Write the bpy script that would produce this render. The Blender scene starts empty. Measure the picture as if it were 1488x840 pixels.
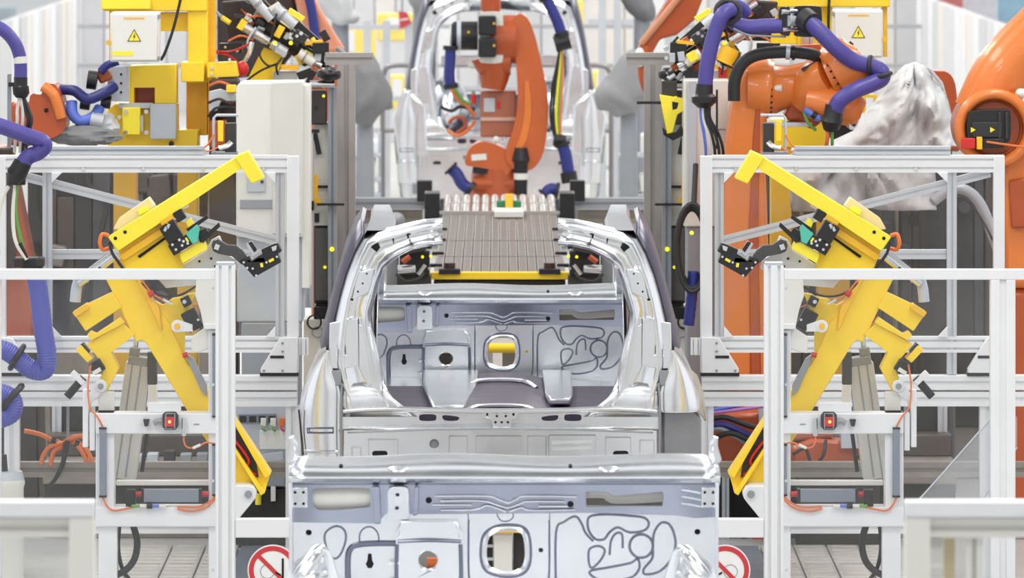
import bpy, bmesh, math, random
from mathutils import Vector, Matrix, noise
from mathutils.geometry import tessellate_polygon

SC = bpy.context.scene
COL = SC.collection
random.seed(7)

# ------------------------------------------------------------------ camera
F_PX = 8660.0          # focal length in pixels of the 1488 px wide frame
CX, HY, ZC = 726.0, -221.0, 3.4
cam_d = bpy.data.cameras.new('camera')
cam = bpy.data.objects.new('camera', cam_d)
COL.objects.link(cam)
cam.location = (0, 0, ZC)
cam.rotation_euler = (math.pi / 2, 0, 0)
cam_d.sensor_width = 36.0
cam_d.lens = F_PX / 1488.0 * 36.0
cam_d.shift_x = (744.0 - CX) / 1488.0
cam_d.shift_y = -(420.0 - HY) / 1488.0
cam_d.clip_end = 500
cam_d.dof.use_dof = True
cam_d.dof.focus_distance = F_PX / 338.0
cam_d.dof.aperture_fstop = 8.0
SC.camera = cam

# ------------------------------------------------------------------ world, lamps, exposure
world = bpy.data.worlds.new('hall_daylight')
SC.world = world
world.use_nodes = True
wn = world.node_tree.nodes
wn['Background'].inputs[0].default_value = (0.96, 0.98, 1.0, 1)
wn['Background'].inputs[1].default_value = 1.45
SC.view_settings.view_transform = 'Standard'
SC.view_settings.look = 'None'
SC.view_settings.gamma = 1.0
SC.view_settings.use_curve_mapping = False
SC.view_settings.exposure = -0.42
SC.cycles.max_bounces = 10
SC.cycles.transparent_max_bounces = 24
SC.cycles.use_denoising = True

def lamp(name, loc, sx, sy, power, rot=(0, 0, 0)):
    d = bpy.data.lights.new(name, 'AREA')
    d.shape = 'RECTANGLE'; d.size = sx; d.size_y = sy; d.energy = power
    d.color = (1.0, 0.97, 0.92)
    o = bpy.data.objects.new(name, d)
    o.location = loc; o.rotation_euler = rot
    COL.objects.link(o)
for k in range(11):
    for x in (-3.2, 3.2):
        lamp('ceiling_lamp', (x, 13 + k * 7, 7.2), 1.4, 4.0, 300 if k < 5 else 310)  # unseen lamp rows, added for bright reflections and whiter back walls

# ------------------------------------------------------------------ materials
def lin(c):
    c /= 255.0
    return c / 12.92 if c <= 0.04045 else ((c + 0.055) / 1.055) ** 2.4
_M = {}
def mat(name, rgb, rough=0.5, metal=0.0, var=0.06, scale=6.0, bump=0.0, bscale=60.0, coat=0.0, rvar=0.08, emit=0.0):
    if name in _M: return _M[name]
    m = bpy.data.materials.new(name); m.use_nodes = True
    nt = m.node_tree; nd = nt.nodes; lk = nt.links
    b = nd['Principled BSDF']
    c = [lin(v) for v in rgb]
    tc = nd.new('ShaderNodeTexCoord')
    n = nd.new('ShaderNodeTexNoise'); n.inputs['Scale'].default_value = scale; n.inputs['Detail'].default_value = 4
    lk.new(tc.outputs['Object'], n.inputs['Vector'])
    r = nd.new('ShaderNodeValToRGB')
    r.color_ramp.elements[0].position = 0.3; r.color_ramp.elements[1].position = 0.7
    r.color_ramp.elements[0].color = (*[v * (1 - var) for v in c], 1)
    r.color_ramp.elements[1].color = (*[min(1, v * (1 + var)) for v in c], 1)
    lk.new(n.outputs['Fac'], r.inputs['Fac']); lk.new(r.outputs['Color'], b.inputs['Base Color'])
    mr = nd.new('ShaderNodeMapRange')
    mr.inputs['To Min'].default_value = max(0.02, rough - rvar); mr.inputs['To Max'].default_value = min(1, rough + rvar)
    lk.new(n.outputs['Fac'], mr.inputs['Value']); lk.new(mr.outputs['Result'], b.inputs['Roughness'])
    b.inputs['Metallic'].default_value = metal
    if coat: b.inputs['Coat Weight'].default_value = coat
    if bump:
        n2 = nd.new('ShaderNodeTexNoise'); n2.inputs['Scale'].default_value = bscale; n2.inputs['Detail'].default_value = 3
        lk.new(tc.outputs['Object'], n2.inputs['Vector'])
        bp = nd.new('ShaderNodeBump'); bp.inputs['Strength'].default_value = bump; bp.inputs['Distance'].default_value = 0.01
        lk.new(n2.outputs['Fac'], bp.inputs['Height']); lk.new(bp.outputs['Normal'], b.inputs['Normal'])
    if emit:
        b.inputs['Emission Color'].default_value = (*c, 1); b.inputs['Emission Strength'].default_value = emit
    _M[name] = m
    return m

STEEL = mat('galvanised_sheet', (240, 242, 246), 0.24, 1.0, 0.03, 5, 0.025, 7)
STEELB = mat('bluish_sheet', (168, 174, 190), 0.32, 1.0, 0.03, 5, 0.025, 7)  # darker sheet copy; floor reflection on the leaning beam put into the colour
STEELD = mat('dark_side_sheet', (112, 110, 124), 0.42, 0.7, 0.1, 8)  # darker sheet copy; reflected dark surroundings put into the colour
BEAD = mat('pressed_bead', (128, 134, 150), 0.3, 1.0, 0.05)  # darker than the sheet; the grooves' shadow is put into the colour
VIOLET = mat('violet_damping_mat', (72, 62, 82), 0.42, 0.1, 0.12, 9, 0.1, 60)
WHITE = mat('white_painted_profile', (232, 233, 236), 0.38, 0.0, 0.02)
OFFW = mat('cream_sheet_housing', (228, 227, 220), 0.42, 0.0, 0.02)
ALU = mat('anodised_profile', (205, 208, 214), 0.36, 0.55, 0.04)
GREY = mat('mid_grey_paint', (150, 154, 160), 0.45, 0.1, 0.05)
LGREY = mat('light_grey_plate', (192, 198, 206), 0.4, 0.2, 0.04)
DGREY = mat('dark_grey_machine', (60, 58, 57), 0.5, 0.15, 0.22, 5)
BROWN = mat('brownish_steel_bed', (142, 136, 128), 0.5, 0.25, 0.15, 6)
YEL = mat('yellow_enamel', (255, 214, 44), 0.36, 0.0, 0.04, 5, 0, 0, 0.15)
YELB = mat('bright_yellow_enamel', (255, 234, 62), 0.34, 0.0, 0.03, 5, 0, 0, 0.15)
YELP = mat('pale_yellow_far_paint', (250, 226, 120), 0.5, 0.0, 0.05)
AMB = mat('amber_yellow_enamel', (244, 190, 44), 0.4, 0.0, 0.06)
ORG = mat('robot_orange', (228, 126, 54), 0.32, 0.0, 0.05, 4, 0, 0, 0.3)
ORGD = mat('deep_robot_orange', (178, 80, 36), 0.38, 0.0, 0.07, 4, 0, 0, 0.2)
PURP = mat('violet_cable_hose', (80, 72, 150), 0.42, 0.0, 0.06, 20)
BLUE = mat('blue_cable_hose', (44, 50, 128), 0.42, 0.0, 0.06, 20)
LBLUE = mat('sky_blue_hose', (96, 122, 214), 0.42, 0.0, 0.05, 20)
BLK = mat('black_plastic', (30, 30, 33), 0.4, 0.0, 0.15)
RUB = mat('black_rubber', (44, 44, 47), 0.55, 0.0, 0.12)
HOLE = mat('hole_dark', (18, 18, 20), 0.8, 0.0, 0.1)
RED = mat('red_plastic', (206, 40, 40), 0.4, 0.0, 0.06)
TEAL = mat('teal_plastic', (88, 192, 170), 0.4, 0.0, 0.04)
CHROME = mat('bright_machined_metal', (225, 226, 228), 0.22, 1.0, 0.04)
CLOTH = mat('grey_cover_cloth', (208, 210, 212), 0.75, 0.0, 0.05, 8, 0.25, 40)
CLOTHD = mat('dark_grey_cover_cloth', (128, 129, 132), 0.8, 0.0, 0.1, 6, 0.3, 30)
COPPER = mat('orange_cable', (226, 120, 62), 0.45, 0.0, 0.05)
GREENC = mat('green_cable', (104, 160, 74), 0.45, 0.0, 0.05)
WCABLE = mat('white_cable', (228, 226, 218), 0.45, 0.0, 0.03)
BEIGE = mat('beige_cover', (232, 214, 170), 0.5, 0.0, 0.05)
GREEN = mat('green_circuit', (40, 130, 84), 0.5, 0.0, 0.1)
FLOORM = mat('grey_hall_floor', (186, 186, 184), 0.4, 0.0, 0.1, 1.5)
CORR = mat('warm_grey_slat', (112, 104, 98), 0.42, 0.4, 0.06, 8)
CORRL = mat('light_grey_slat_end', (178, 174, 170), 0.4, 0.3, 0.06, 8)
REDLED = mat('red_led', (255, 60, 40), 0.4, 0, 0.02, emit=2.0)
YELLED = mat('yellow_led', (235, 225, 40), 0.4, 0, 0.02, emit=1.2)
PANELS = [mat('white_wall_panel', (236, 237, 240), 0.5, 0, 0.03), mat('pale_grey_wall_panel', (218, 219, 223), 0.5, 0, 0.03),
          mat('warm_white_wall_panel', (232, 228, 224), 0.5, 0, 0.03), mat('cool_wall_panel', (208, 209, 212), 0.5, 0, 0.03)]

def pane_mat(name, tint, gloss, haze):
    m = bpy.data.materials.new(name); m.use_nodes = True
    nt = m.node_tree; nd = nt.nodes; lk = nt.links
    nd.remove(nd['Principled BSDF'])
    out = nd['Material Output']
    tr = nd.new('ShaderNodeBsdfTransparent'); tr.inputs[0].default_value = (*tint, 1)
    gl = nd.new('ShaderNodeBsdfGlossy'); gl.inputs['Roughness'].default_value = 0.04
    df = nd.new('ShaderNodeBsdfDiffuse'); df.inputs[0].default_value = (0.85, 0.86, 0.88, 1)
    n = nd.new('ShaderNodeTexNoise'); n.inputs['Scale'].default_value = 3.0
    tc = nd.new('ShaderNodeTexCoord'); lk.new(tc.outputs['Object'], n.inputs['Vector'])
    mr = nd.new('ShaderNodeMapRange'); mr.inputs['To Min'].default_value = haze * 0.5; mr.inputs['To Max'].default_value = haze * 1.5
    lk.new(n.outputs['Fac'], mr.inputs['Value'])
    m1 = nd.new('ShaderNodeMixShader'); lk.new(mr.outputs['Result'], m1.inputs[0])
    lk.new(tr.outputs[0], m1.inputs[1]); lk.new(df.outputs[0], m1.inputs[2])
    m2 = nd.new('ShaderNodeMixShader'); m2.inputs[0].default_value = gloss
    lk.new(m1.outputs[0], m2.inputs[1]); lk.new(gl.outputs[0], m2.inputs[2])
    lk.new(m2.outputs[0], out.inputs['Surface'])
    return m
PANE = pane_mat('clear_acrylic', (0.98, 0.985, 0.99), 0.025, 0.012)
PANE2 = pane_mat('smoky_acrylic', (0.95, 0.95, 0.95), 0.03, 0.018)

# ------------------------------------------------------------------ mesh helpers
def pm(s, mirror=False):
    """map (x, y, depth) given at scale s (pixels per metre of the frame) to metres in the hall"""
    def f(x, y, d=0.0):
        X = (x - CX) / s
        return Vector((-X if mirror else X, F_PX / s + d, ZC - (y - HY) / s))
    f.s = s; f.mir = mirror
    return f

def catmull(pts, n):
    out = []
    P = [pts[0]] + list(pts) + [pts[-1]]
    for i in range(1, len(P) - 2):
        a, b, c, d = P[i - 1], P[i], P[i + 1], P[i + 2]
        for k in range(n):
            t = k / n
            out.append(tuple(0.5 * (2 * b[j] + (c[j] - a[j]) * t + (2 * a[j] - 5 * b[j] + 4 * c[j] - d[j]) * t * t +
                             (3 * b[j] - a[j] - 3 * c[j] + d[j]) * t ** 3) for j in range(len(b))))
    out.append(tuple(pts[-1]))
    return out

class MB:
    def __init__(s): s.v = []; s.f = []
    def add(s, vs, fs):
        k = len(s.v); s.v += [Vector(v) for v in vs]; s.f += [tuple(i + k for i in f) for f in fs]; return s
    def box(s, c, size, R=None):
        h = [x / 2 for x in size]; vs = []
        for z in (-1, 1):
            for y in (-1, 1):
                for x in (-1, 1):
                    p = Vector((x * h[0], y * h[1], z * h[2]))
                    vs.append(Vector(c) + (R @ p if R else p))
        return s.add(vs, [(0, 1, 3, 2), (4, 6, 7, 5), (0, 4, 5, 1), (2, 3, 7, 6), (0, 2, 6, 4), (1, 5, 7, 3)])
    def rect(s, m, x0, y0, x1, y1, dep, d0=0.0):
        a, b = m(x0, y0, d0), m(x1, y1, d0)
        c = (a + b) / 2 + Vector((0, dep / 2, 0))
        return s.box(c, (abs(a.x - b.x), dep, abs(a.z - b.z)))
    def prism(s, m, loop, dep, d0=0.0, holes=()):
        loops = [list(loop)] + [list(h) for h in holes]
        tri = tessellate_polygon([[Vector((p[0], p[1], 0)) for p in l] for l in loops])
        flat = [p for l in loops for p in l]; n = len(flat)
        vs = [m(p[0], p[1], d0) for p in flat] + [m(p[0], p[1], d0 + dep) for p in flat]
        fs = [tuple(t) for t in tri] + [tuple(i + n for i in reversed(t)) for t in tri]
        k = 0
        for l in loops:
            q = len(l)
            for i in range(q):
                j = (i + 1) % q
                fs.append((k + i, k + j, k + j + n, k + i + n))
            k += q
        return s.add(vs, fs)
    def rrect(s, m, cx, cy, w, h, ang, dep, d0=0.0):
        """rectangle turned by ang degrees in the picture plane, extruded"""
        a = math.radians(ang); c, q = math.cos(a), math.sin(a)
        pts = [(cx + u * c - v * q, cy + u * q + v * c) for u, v in ((-w / 2, -h / 2), (w / 2, -h / 2), (w / 2, h / 2), (-w / 2, h / 2))]
        return s.prism(m, pts, dep, d0)
    def tube(s, pts, r, n=10, smooth=6, rib=0.0, cap=True, flat=1.0, closed=False):
        """r a number or one per point; flat scales the thickness along the depth"""
        rs = list(r) if isinstance(r, (list, tuple)) else [r] * len(pts)
        P = [(*p, q) for p, q in zip(pts, rs)]
        if closed: P = P + [P[0]]
        if smooth > 1 and len(P) > 2: P = catmull(P, smooth)
        elif rib: P = catmull(P, 12)
        k0 = len(s.v); up = None; m = len(P)
        for i, p in enumerate(P):
            a = Vector(P[max(0, i - 1)][:3]); b = Vector(P[min(m - 1, i + 1)][:3])
            t = (b - a); t = t.normalized() if t.length > 1e-9 else Vector((0, 0, 1))
            if up is None:
                up = Vector((0, 1, 0)) if abs(t.y) < 0.9 else Vector((1, 0, 0))
            up = (up - t * up.dot(t)); up = up.normalized() if up.length > 1e-6 else Vector((1, 0, 0))
            sd = t.cross(up)
            rad = p[3] * (1 + (rib if i % 2 else -rib))
            for j in range(n):
                q = 2 * math.pi * j / n
                s.v.append(Vector(p[:3]) + sd * (math.cos(q) * rad) + up * (math.sin(q) * rad * flat))
        for i in range(m - 1):
            for j in range(n):
                a = k0 + i * n + j; b = k0 + i * n + (j + 1) % n
                s.f.append((a, b, b + n, a + n))
        if cap and not closed:
            s.f.append(tuple(k0 + j for j in reversed(range(n))))
            s.f.append(tuple(k0 + (m - 1) * n + j for j in range(n)))
        return s
    def ptube(s, m, pts, r, **k):
        """points (x, y[, depth]) and radius in picture units at the scale of m"""
        rr = [q / m.s for q in r] if isinstance(r, (list, tuple)) else r / m.s
        return s.tube([m(*p) for p in pts], rr, **k)
    def cyl(s, a, b, r, n=16): return s.tube([a, b], r, n=n, smooth=1)
    def disc(s, m, x, y, r, dep=0.004, d0=0.0, n=14):
        return s.cyl(m(x, y, d0), m(x, y, d0 + dep), r / m.s, n)
    def ring(s, m, x, y, R, r, d0=0.0, n=28, flat=1.0, k=8):
        return s.tube([m(x + R * math.cos(2 * math.pi * i / n), y + R * math.sin(2 * math.pi * i / n), d0) for i in range(n)], r / m.s, n=k, smooth=1, flat=flat, closed=True)
    def loft(s, rows):
        k = len(s.v); n = len(rows[0])
        for r in rows: s.v += [Vector(p) for p in r]
        for i in range(len(rows) - 1):
            for j in range(n - 1):
                a = k + i * n + j
                s.f.append((a, a + 1, a + n + 1, a + n))
        return s
    def blob(s, c, r, fold=0.12, freq=3.0, nu=28, nv=18, seed=0.0, flatbase=None):
        k = len(s.v); c = Vector(c)
        for i in range(nv + 1):
            th = math.pi * i / nv
            for j in range(nu):
                ph = 2 * math.pi * j / nu
                u = Vector((math.sin(th) * math.cos(ph), math.sin(th) * math.sin(ph), math.cos(th)))
                nz = noise.noise(u * freq + Vector((seed, seed * 2, 0))) + 0.6 * abs(noise.noise(Vector((u.x * freq * 2.2, u.y * freq * 2.2, u.z * freq * .5 + seed))))
                g = 1 + fold * nz
                p = Vector((u.x * r[0] * g, u.y * r[1] * g, u.z * r[2] * g))
                if flatbase is not None and p.z < -flatbase: p.z = -flatbase
                s.v.append(c + p)
        for i in range(nv):
            for j in range(nu):
                a = k + i * nu + j; b = k + i * nu + (j + 1) % nu
                s.f.append((a, b, b + nu, a + nu))
        return s
    def prof(s, a, b, w, dep, groove=1, gw=None):
        """slotted extrusion from a to b (both on its front face), w across, dep deep along +Y"""
        t = (b - a).normalized(); v = Vector((0, 1, 0)); u = t.cross(v).normalized()
        g = min(0.012, dep * .3)
        sec = [(-w / 2, 0)]
        if groove == 1:
            q = gw or w * .13
            sec += [(-q, 0), (-q, g), (q, g), (q, 0)]
        elif groove == 2:
            q = gw or w * .07
            for c in (-w * .25, w * .25): sec += [(c - q, 0), (c - q, g), (c + q, g), (c + q, 0)]
        sec += [(w / 2, 0), (w / 2, dep), (-w / 2, dep)]
        n = len(sec); k = len(s.v)
        for p in (a, b):
            s.v += [p + u * x + v * y for x, y in sec]
        for i in range(n):
            j = (i + 1) % n
            s.f.append((k + i, k + j, k + j + n, k + i + n))
        tri = tessellate_polygon([[Vector((x, y, 0)) for x, y in sec]])
        for q in tri:
            s.f.append(tuple(k + i for i in q)); s.f.append(tuple(k + n + i for i in reversed(q)))
        return s
    def rprof(s, m, x0, y0, x1, y1, dep, d0=0.0, groove=1):
        if abs(x1 - x0) >= abs(y1 - y0):
            y = (y0 + y1) / 2; return s.prof(m(x0, y, d0), m(x1, y, d0), abs(y1 - y0) / m.s, dep, groove)
        x = (x0 + x1) / 2; return s.prof(m(x, y0, d0), m(x, y1, d0), abs(x1 - x0) / m.s, dep, groove)

def mk(name, mb, material, origin=Vector((0, 0, 0)), bevel=0.0, smooth=True, angle=38, solid=0.0, fix=True):
    me = bpy.data.meshes.new(name)
    me.from_pydata([tuple(v - origin) for v in mb.v], [], mb.f)
    me.validate()
    if fix:
        bm = bmesh.new(); bm.from_mesh(me)
        bmesh.ops.recalc_face_normals(bm, faces=bm.faces)
        bm.to_mesh(me); bm.free()
    if smooth:
        me.shade_smooth(); me.set_sharp_from_angle(angle=math.radians(angle))
    me.materials.append(material)
    o = bpy.data.objects.new(name, me); COL.objects.link(o)
    if solid:
        md = o.modifiers.new('thickness', 'SOLIDIFY'); md.thickness = solid; md.offset = 1
    if bevel:
        md = o.modifiers.new('edge', 'BEVEL'); md.width = bevel; md.segments = 2; md.limit_method = 'ANGLE'; md.angle_limit = math.radians(40)
    return o

def tag(o, label, cat, group=None, kind=None):
    o['label'] = label; o['category'] = cat
    if group: o['group'] = group
    if kind: o['kind'] = kind
    return o

def thing(name, label, cat, loc, group=None):
    o = bpy.data.objects.new(name, None); o.empty_display_size = 0.1
    o.location = loc; COL.objects.link(o)
    return tag(o, label, cat, group)

def root_loc(o):
    L = Vector((0, 0, 0))
    while o is not None: L += Vector(o.location); o = o.parent
    return L

def part(parent, name, mb, material, label=None, kind=None, **k):
    o = mk(name, mb, material, origin=root_loc(parent), **k)
    o.parent = parent
    if label: o['label'] = label
    if kind: o['kind'] = kind
    return o

def solo(name, label, cat, mb, material, group=None, **k):
    lo = Vector((min(v.x for v in mb.v), min(v.y for v in mb.v), min(v.z for v in mb.v)))
    hi = Vector((max(v.x for v in mb.v), max(v.y for v in mb.v), max(v.z for v in mb.v)))
    c = Vector(((lo.x + hi.x) / 2, (lo.y + hi.y) / 2, lo.z))
    o = mk(name, mb, material, origin=c, **k); o.location = c
    return tag(o, label, cat, group)

def structure(name, mb, material, parent=None, **k):
    if parent: return part(parent, name, mb, material, **k)
    o = mk(name, mb, material, **k); o['kind'] = 'structure'; return o

def twins(src, parent, offsets):
    """copies of a part at offsets, sharing its mesh"""
    for d in offsets:
        c = src.copy(); COL.objects.link(c); c.parent = parent; c.location = Vector(src.location) + Vector(d)

def circ(x, y, r, n=20, ry=None): return [(x + r * math.cos(2 * math.pi * i / n), y + (ry or r) * math.sin(2 * math.pi * i / n)) for i in range(n)]
def smooth_loop(pts, n=5):
    P = list(pts); q = len(P); out = []
    for i in range(q):
        seg = catmull([P[(i - 1) % q], P[i], P[(i + 1) % q], P[(i + 2) % q]], n)
        out += seg[n:2 * n]
    return out
def zline(s, z): return HY + s * (ZC - z)     # picture height of level z at scale s

# ------------------------------------------------------------------ the hall
fl = structure('floor', MB().box((0, 60, -0.05), (60, 160, 0.1)), FLOORM)

# enclosure partition behind and beside the line, in upright panels
def partition(name, axis, const, a0, a1, z1, step):
    w = MB()
    if axis == 'x': w.box(((a0 + a1) / 2, const + .06, z1 / 2), (a1 - a0, .04, z1))
    else: w.box((const + (.06 if const > 0 else -.06), (a0 + a1) / 2, z1 / 2), (.04, a1 - a0, z1))
    root = structure(name, w, PANELS[3])
    n = int((a1 - a0) / step)
    for i in range(n):
        c = a0 + (i + .5) * step
        pr = random.uniform(0.0, 0.05)
        b = MB()
        if axis == 'x': b.box((c, const + .02 - pr / 2, z1 / 2), (step * .94, .04 + pr, z1))
        else: b.box((const, c, z1 / 2), (.04 + pr, step * .94, z1))
        part(root, 'panel', b, random.choice(PANELS), smooth=False)
    return root
YB = F_PX / 112.0
wb = partition('wall_back', 'x', YB, -5.4, 5.4, 1.62, 0.27)
wl = partition('wall_left', 'y', -5.4, YB - 34, YB, 1.50, 0.9)
wr = partition('wall_right', 'y', 5.4, YB - 34, YB, 1.50, 0.9)
mw = pm(113.5)
for i, (y0, y1) in enumerate(((36, 41), (93, 98))):
    structure('trim_%d' % (i + 1), MB().box((0, F_PX / 114.5, ZC - ((y0 + y1) / 2 - HY) / 114.5), (10.7, .05, .05)), mat('trim_grey', (176, 178, 182), .45, .2))
# far end of the hall
far = MB(); far.box((0, 150, 3.5), (60, .3, 7))
fw = structure('wall_end', far, PANELS[0])
for i in range(-9, 10):
    part(fw, 'window_panel', MB().box((i * 2.2, 149.8, 2.2), (1.7, .1, 1.6)), mat('pale_blue_glazing', (196, 220, 236), .2, 0, .04), smooth=False)
# unseen roof slabs; gaps and dark tone added for streaks in metal reflections
for k in range(11):
    structure('roof_%d' % (k + 1), MB().box((0, -4 + k * 9.0, 9.2), (46, 5.0, .3)), mat('roof_grey', (140, 141, 143), .6), smooth=False)

# ------------------------------------------------------------------ car bodies
def mapper(x0, s, y0):
    def f(x, y, d=0.0): return Vector(((x - x0) / s, y0 + d, ZC - (y - HY) / s))
    f.s = s; return f

def firewall(root, yf, dx=0.0):
    """bulkhead panel; coordinates of the nearest one in the photograph, brought to depth yf"""
    g = mapper(732, 417, yf)
    f = lambda x, y, d=0.0: g(x, y, d) + Vector((dx, 0, 0))
    f.s = 417
    # lower panel with its openings
    opening = smooth_loop([(709, 779), (722, 771), (740, 769), (757, 772), (765, 785), (766, 815), (757, 831), (735, 835), (712, 829), (704, 815), (704, 792)], 4)
    low = MB().prism(f, [(426, 752), (560, 742), (900, 742), (1040, 750), (1040, 862), (426, 862)], .006, .03,
                     holes=[opening, circ(622, 814, 14, 20), circ(786, 801, 3.6, 10), circ(448, 776, 5, 10), circ(1014, 775, 5, 10),
                            circ(537, 821, 5, 12), ])
    bh = part(root, 'bulkhead', low, STEEL, angle=30)
    part(bh, 'opening_rim', MB().tube([f(x, y, .028) for x, y in opening], 4.2 / 417, n=8, smooth=1, closed=True), STEEL)
    part(bh, 'opening_flange', MB().tube([f(735 + (x - 735) * 1.14, 802 + (y - 802) * 1.14, .030) for x, y in opening], 2.3 / 417, n=6, smooth=1, closed=True), BEAD)
    # toe board leaning back down to the floor
    part(root, 'toe_board', MB().loft([[f(430, 860, .03), f(732, 860, .03), f(1036, 860, .03)], [f(430, 872, -.05), f(732, 872, -.05), f(1036, 872, -.05)],
                                       [f(430, 882, -.2), f(732, 882, -.2), f(1036, 882, -.2)]]), STEEL, solid=.004)
    # pressed beads
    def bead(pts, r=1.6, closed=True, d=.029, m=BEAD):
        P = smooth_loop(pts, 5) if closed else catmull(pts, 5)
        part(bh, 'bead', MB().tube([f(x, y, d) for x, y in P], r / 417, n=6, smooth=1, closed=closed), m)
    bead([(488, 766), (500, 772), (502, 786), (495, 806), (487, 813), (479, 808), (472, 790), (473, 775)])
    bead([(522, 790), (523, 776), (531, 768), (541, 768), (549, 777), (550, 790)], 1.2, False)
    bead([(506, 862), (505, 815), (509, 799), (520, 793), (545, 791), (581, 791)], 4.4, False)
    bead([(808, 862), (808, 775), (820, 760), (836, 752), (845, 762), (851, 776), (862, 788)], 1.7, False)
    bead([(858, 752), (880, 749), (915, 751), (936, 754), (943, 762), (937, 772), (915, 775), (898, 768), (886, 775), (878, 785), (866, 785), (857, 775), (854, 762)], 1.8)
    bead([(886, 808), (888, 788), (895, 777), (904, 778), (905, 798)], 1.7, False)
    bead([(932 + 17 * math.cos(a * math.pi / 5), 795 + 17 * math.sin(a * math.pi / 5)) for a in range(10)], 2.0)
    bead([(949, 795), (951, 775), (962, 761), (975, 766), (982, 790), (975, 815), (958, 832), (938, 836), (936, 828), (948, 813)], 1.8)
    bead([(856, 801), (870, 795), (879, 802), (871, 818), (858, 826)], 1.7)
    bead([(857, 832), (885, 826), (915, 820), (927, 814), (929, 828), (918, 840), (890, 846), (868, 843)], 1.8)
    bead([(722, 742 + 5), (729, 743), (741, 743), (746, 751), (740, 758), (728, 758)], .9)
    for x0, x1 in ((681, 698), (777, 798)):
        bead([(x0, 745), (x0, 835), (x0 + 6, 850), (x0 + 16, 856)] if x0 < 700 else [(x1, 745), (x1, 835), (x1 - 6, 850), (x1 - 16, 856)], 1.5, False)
        part(bh, 'pad', MB().prism(f, [(x0, 747), (x1, 747), (x1, 757), (x0, 757)], .006, .024), STEEL)
        part(bh, 'pad', MB().prism(f, [(x0 + 1, 760), (x1 - 1, 760), (x1 - 1, 776), (x0 + 1, 776)], .006, .024), STEEL)
    part(bh, 'keyhole', MB().prism(f, [(534.5, 806), (539.5, 806), (540.5, 816), (543, 821), (540, 827), (534, 827), (531, 821), (533.5, 816)], .002, .0275), HOLE)
    # pedal box
    bx = part(root, 'pedal_box', MB().prism(f, [(583, 756), (664, 756), (673, 775), (674, 855), (660, 884), (590, 884), (575, 855), (575, 775)], .045, -.02, holes=[circ(622, 814, 14, 20)]), STEEL, bevel=.008, angle=30)
    part(bx, 'step_lip', MB().tube([f(578, 786, -.022), f(622, 784, -.03), f(670, 786, -.022)], 2.6 / 417, n=8, smooth=4), BEAD)
    part(bx, 'upper_plate', MB().prism(f, [(582, 757), (662, 757), (668, 780), (578, 780)], .012, -.032, ), STEEL, bevel=.003)
    for x in (577, 669):
        part(bx, 'flank_bead', MB().tube([f(x, 790, -.02), f(x, 850, -.02), f(x + (12 if x < 600 else -12), 878, -.02)], 3 / 417, n=8, smooth=4), BEAD)
    part(bx, 'foot_pressing', MB().tube([f(592, 862, -.03), f(606, 876, -.05), f(624, 880, -.055), f(644, 874, -.05), f(655, 860, -.03)], 7 / 417, n=10, smooth=5), STEEL)
    part(bx, 'foot_pressing', MB().tube([f(608, 852, -.025), f(620, 860, -.04), f(634, 858, -.035), f(642, 848, -.025)], 5 / 417, n=10, smooth=5), CHROME)
    for y, x0, x1 in ((819, 566, 583), (845, 566, 587)):
        part(bx, 'bracket_tab', MB().tube([f(x0, y, -.012), f(x1, y - 3, -.025)], 2 / 417, n=8, smooth=1), CHROME)
    # upper beam, its face leaning forward
    holeL = smooth_loop([(455, 713), (470, 709), (530, 709), (538, 717), (538, 732), (530, 738), (470, 742), (456, 734)], 4)
    holeR = [(851, 714), (880, 714), (893, 721), (962, 714), (965, 720), (962, 736), (893, 736), (852, 737)]
    tilt = lambda x, y, d=0.0: f(x, y, d - .035 * (1 - (y - 700) / 55.0) + .02)
    tilt.s = 417
    bm_ = MB().prism(tilt, [(420, 700), (1045, 700), (1045, 752), (1010, 754), (985, 750), (850, 746), (640, 748), (560, 748), (548, 762), (421, 760)], .02, 0,
                     holes=[holeL, holeR])
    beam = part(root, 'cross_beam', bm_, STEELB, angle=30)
    part(beam, 'hidden_rail', MB().tube([f(446, 724, .07), f(548, 722, .07)], 21 / 417, n=16, smooth=1), OFFW)
    part(beam, 'hidden_rail', MB().tube([f(840, 718, .08), f(880, 718, .08), f(897, 726, .08), f(975, 722, .08)], 10 / 417, n=12, smooth=5), OFFW)
    part(beam, 'backing_plate', MB().rect(f, 845, 712, 972, 742, .004, .16), BROWN)
    def bb(pts, r=1.7, d=-.004): part(beam, 'rib', MB().tube([tilt(x, y, d) for x, y in pts], r / 417, n=6, smooth=5), STEEL)
    bb([(632, 721), (705, 721), (724, 726), (738, 731), (750, 726), (765, 721), (838, 722)])
    bb([(640, 728), (700, 728), (722, 734), (738, 738), (754, 733), (768, 729), (820, 729)])
    bb([(628, 734), (686, 734)]); bb([(640, 742), (690, 741), (706, 735), (720, 738), (735, 744)]); bb([(740, 744), (758, 738), (770, 742), (835, 741)])
    bb([(782, 736), (825, 736)])
    for y in (712, 722, 732): bb([(990, y), (1003, y + 2), (1018, y + 5)], 2.0)
    for q in (424, 1019):
        pl = part(beam, 'hole_plate', MB().prism(tilt, [(q, 708), (q + 23, 708), (q + 23, 738), (q, 738)], .006, -.006), STEEL, bevel=.002)
        hs = MB()
        for a in (5, 17):
            for b in (715, 732): hs.disc(tilt, q + a, b, 2.2, .002, -.0075, 8)
        part(pl, 'hole', hs, HOLE, kind='stuff')
    for x, y in ((623, 727), (829, 733), (448, 776), (1014, 775), (569, 737)):
        part(beam, 'dark_hole', MB().disc(tilt, x, y, 4.6 if x != 569 else 3, .003, -.004 if y < 760 else .02, 12), HOLE)
    # channel and bracket
    part(beam, 'channel_wall', MB().prism(tilt, [(541, 706), (551, 706), (553, 762), (545, 762)], .02, -.02), STEELB, bevel=.004)
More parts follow.
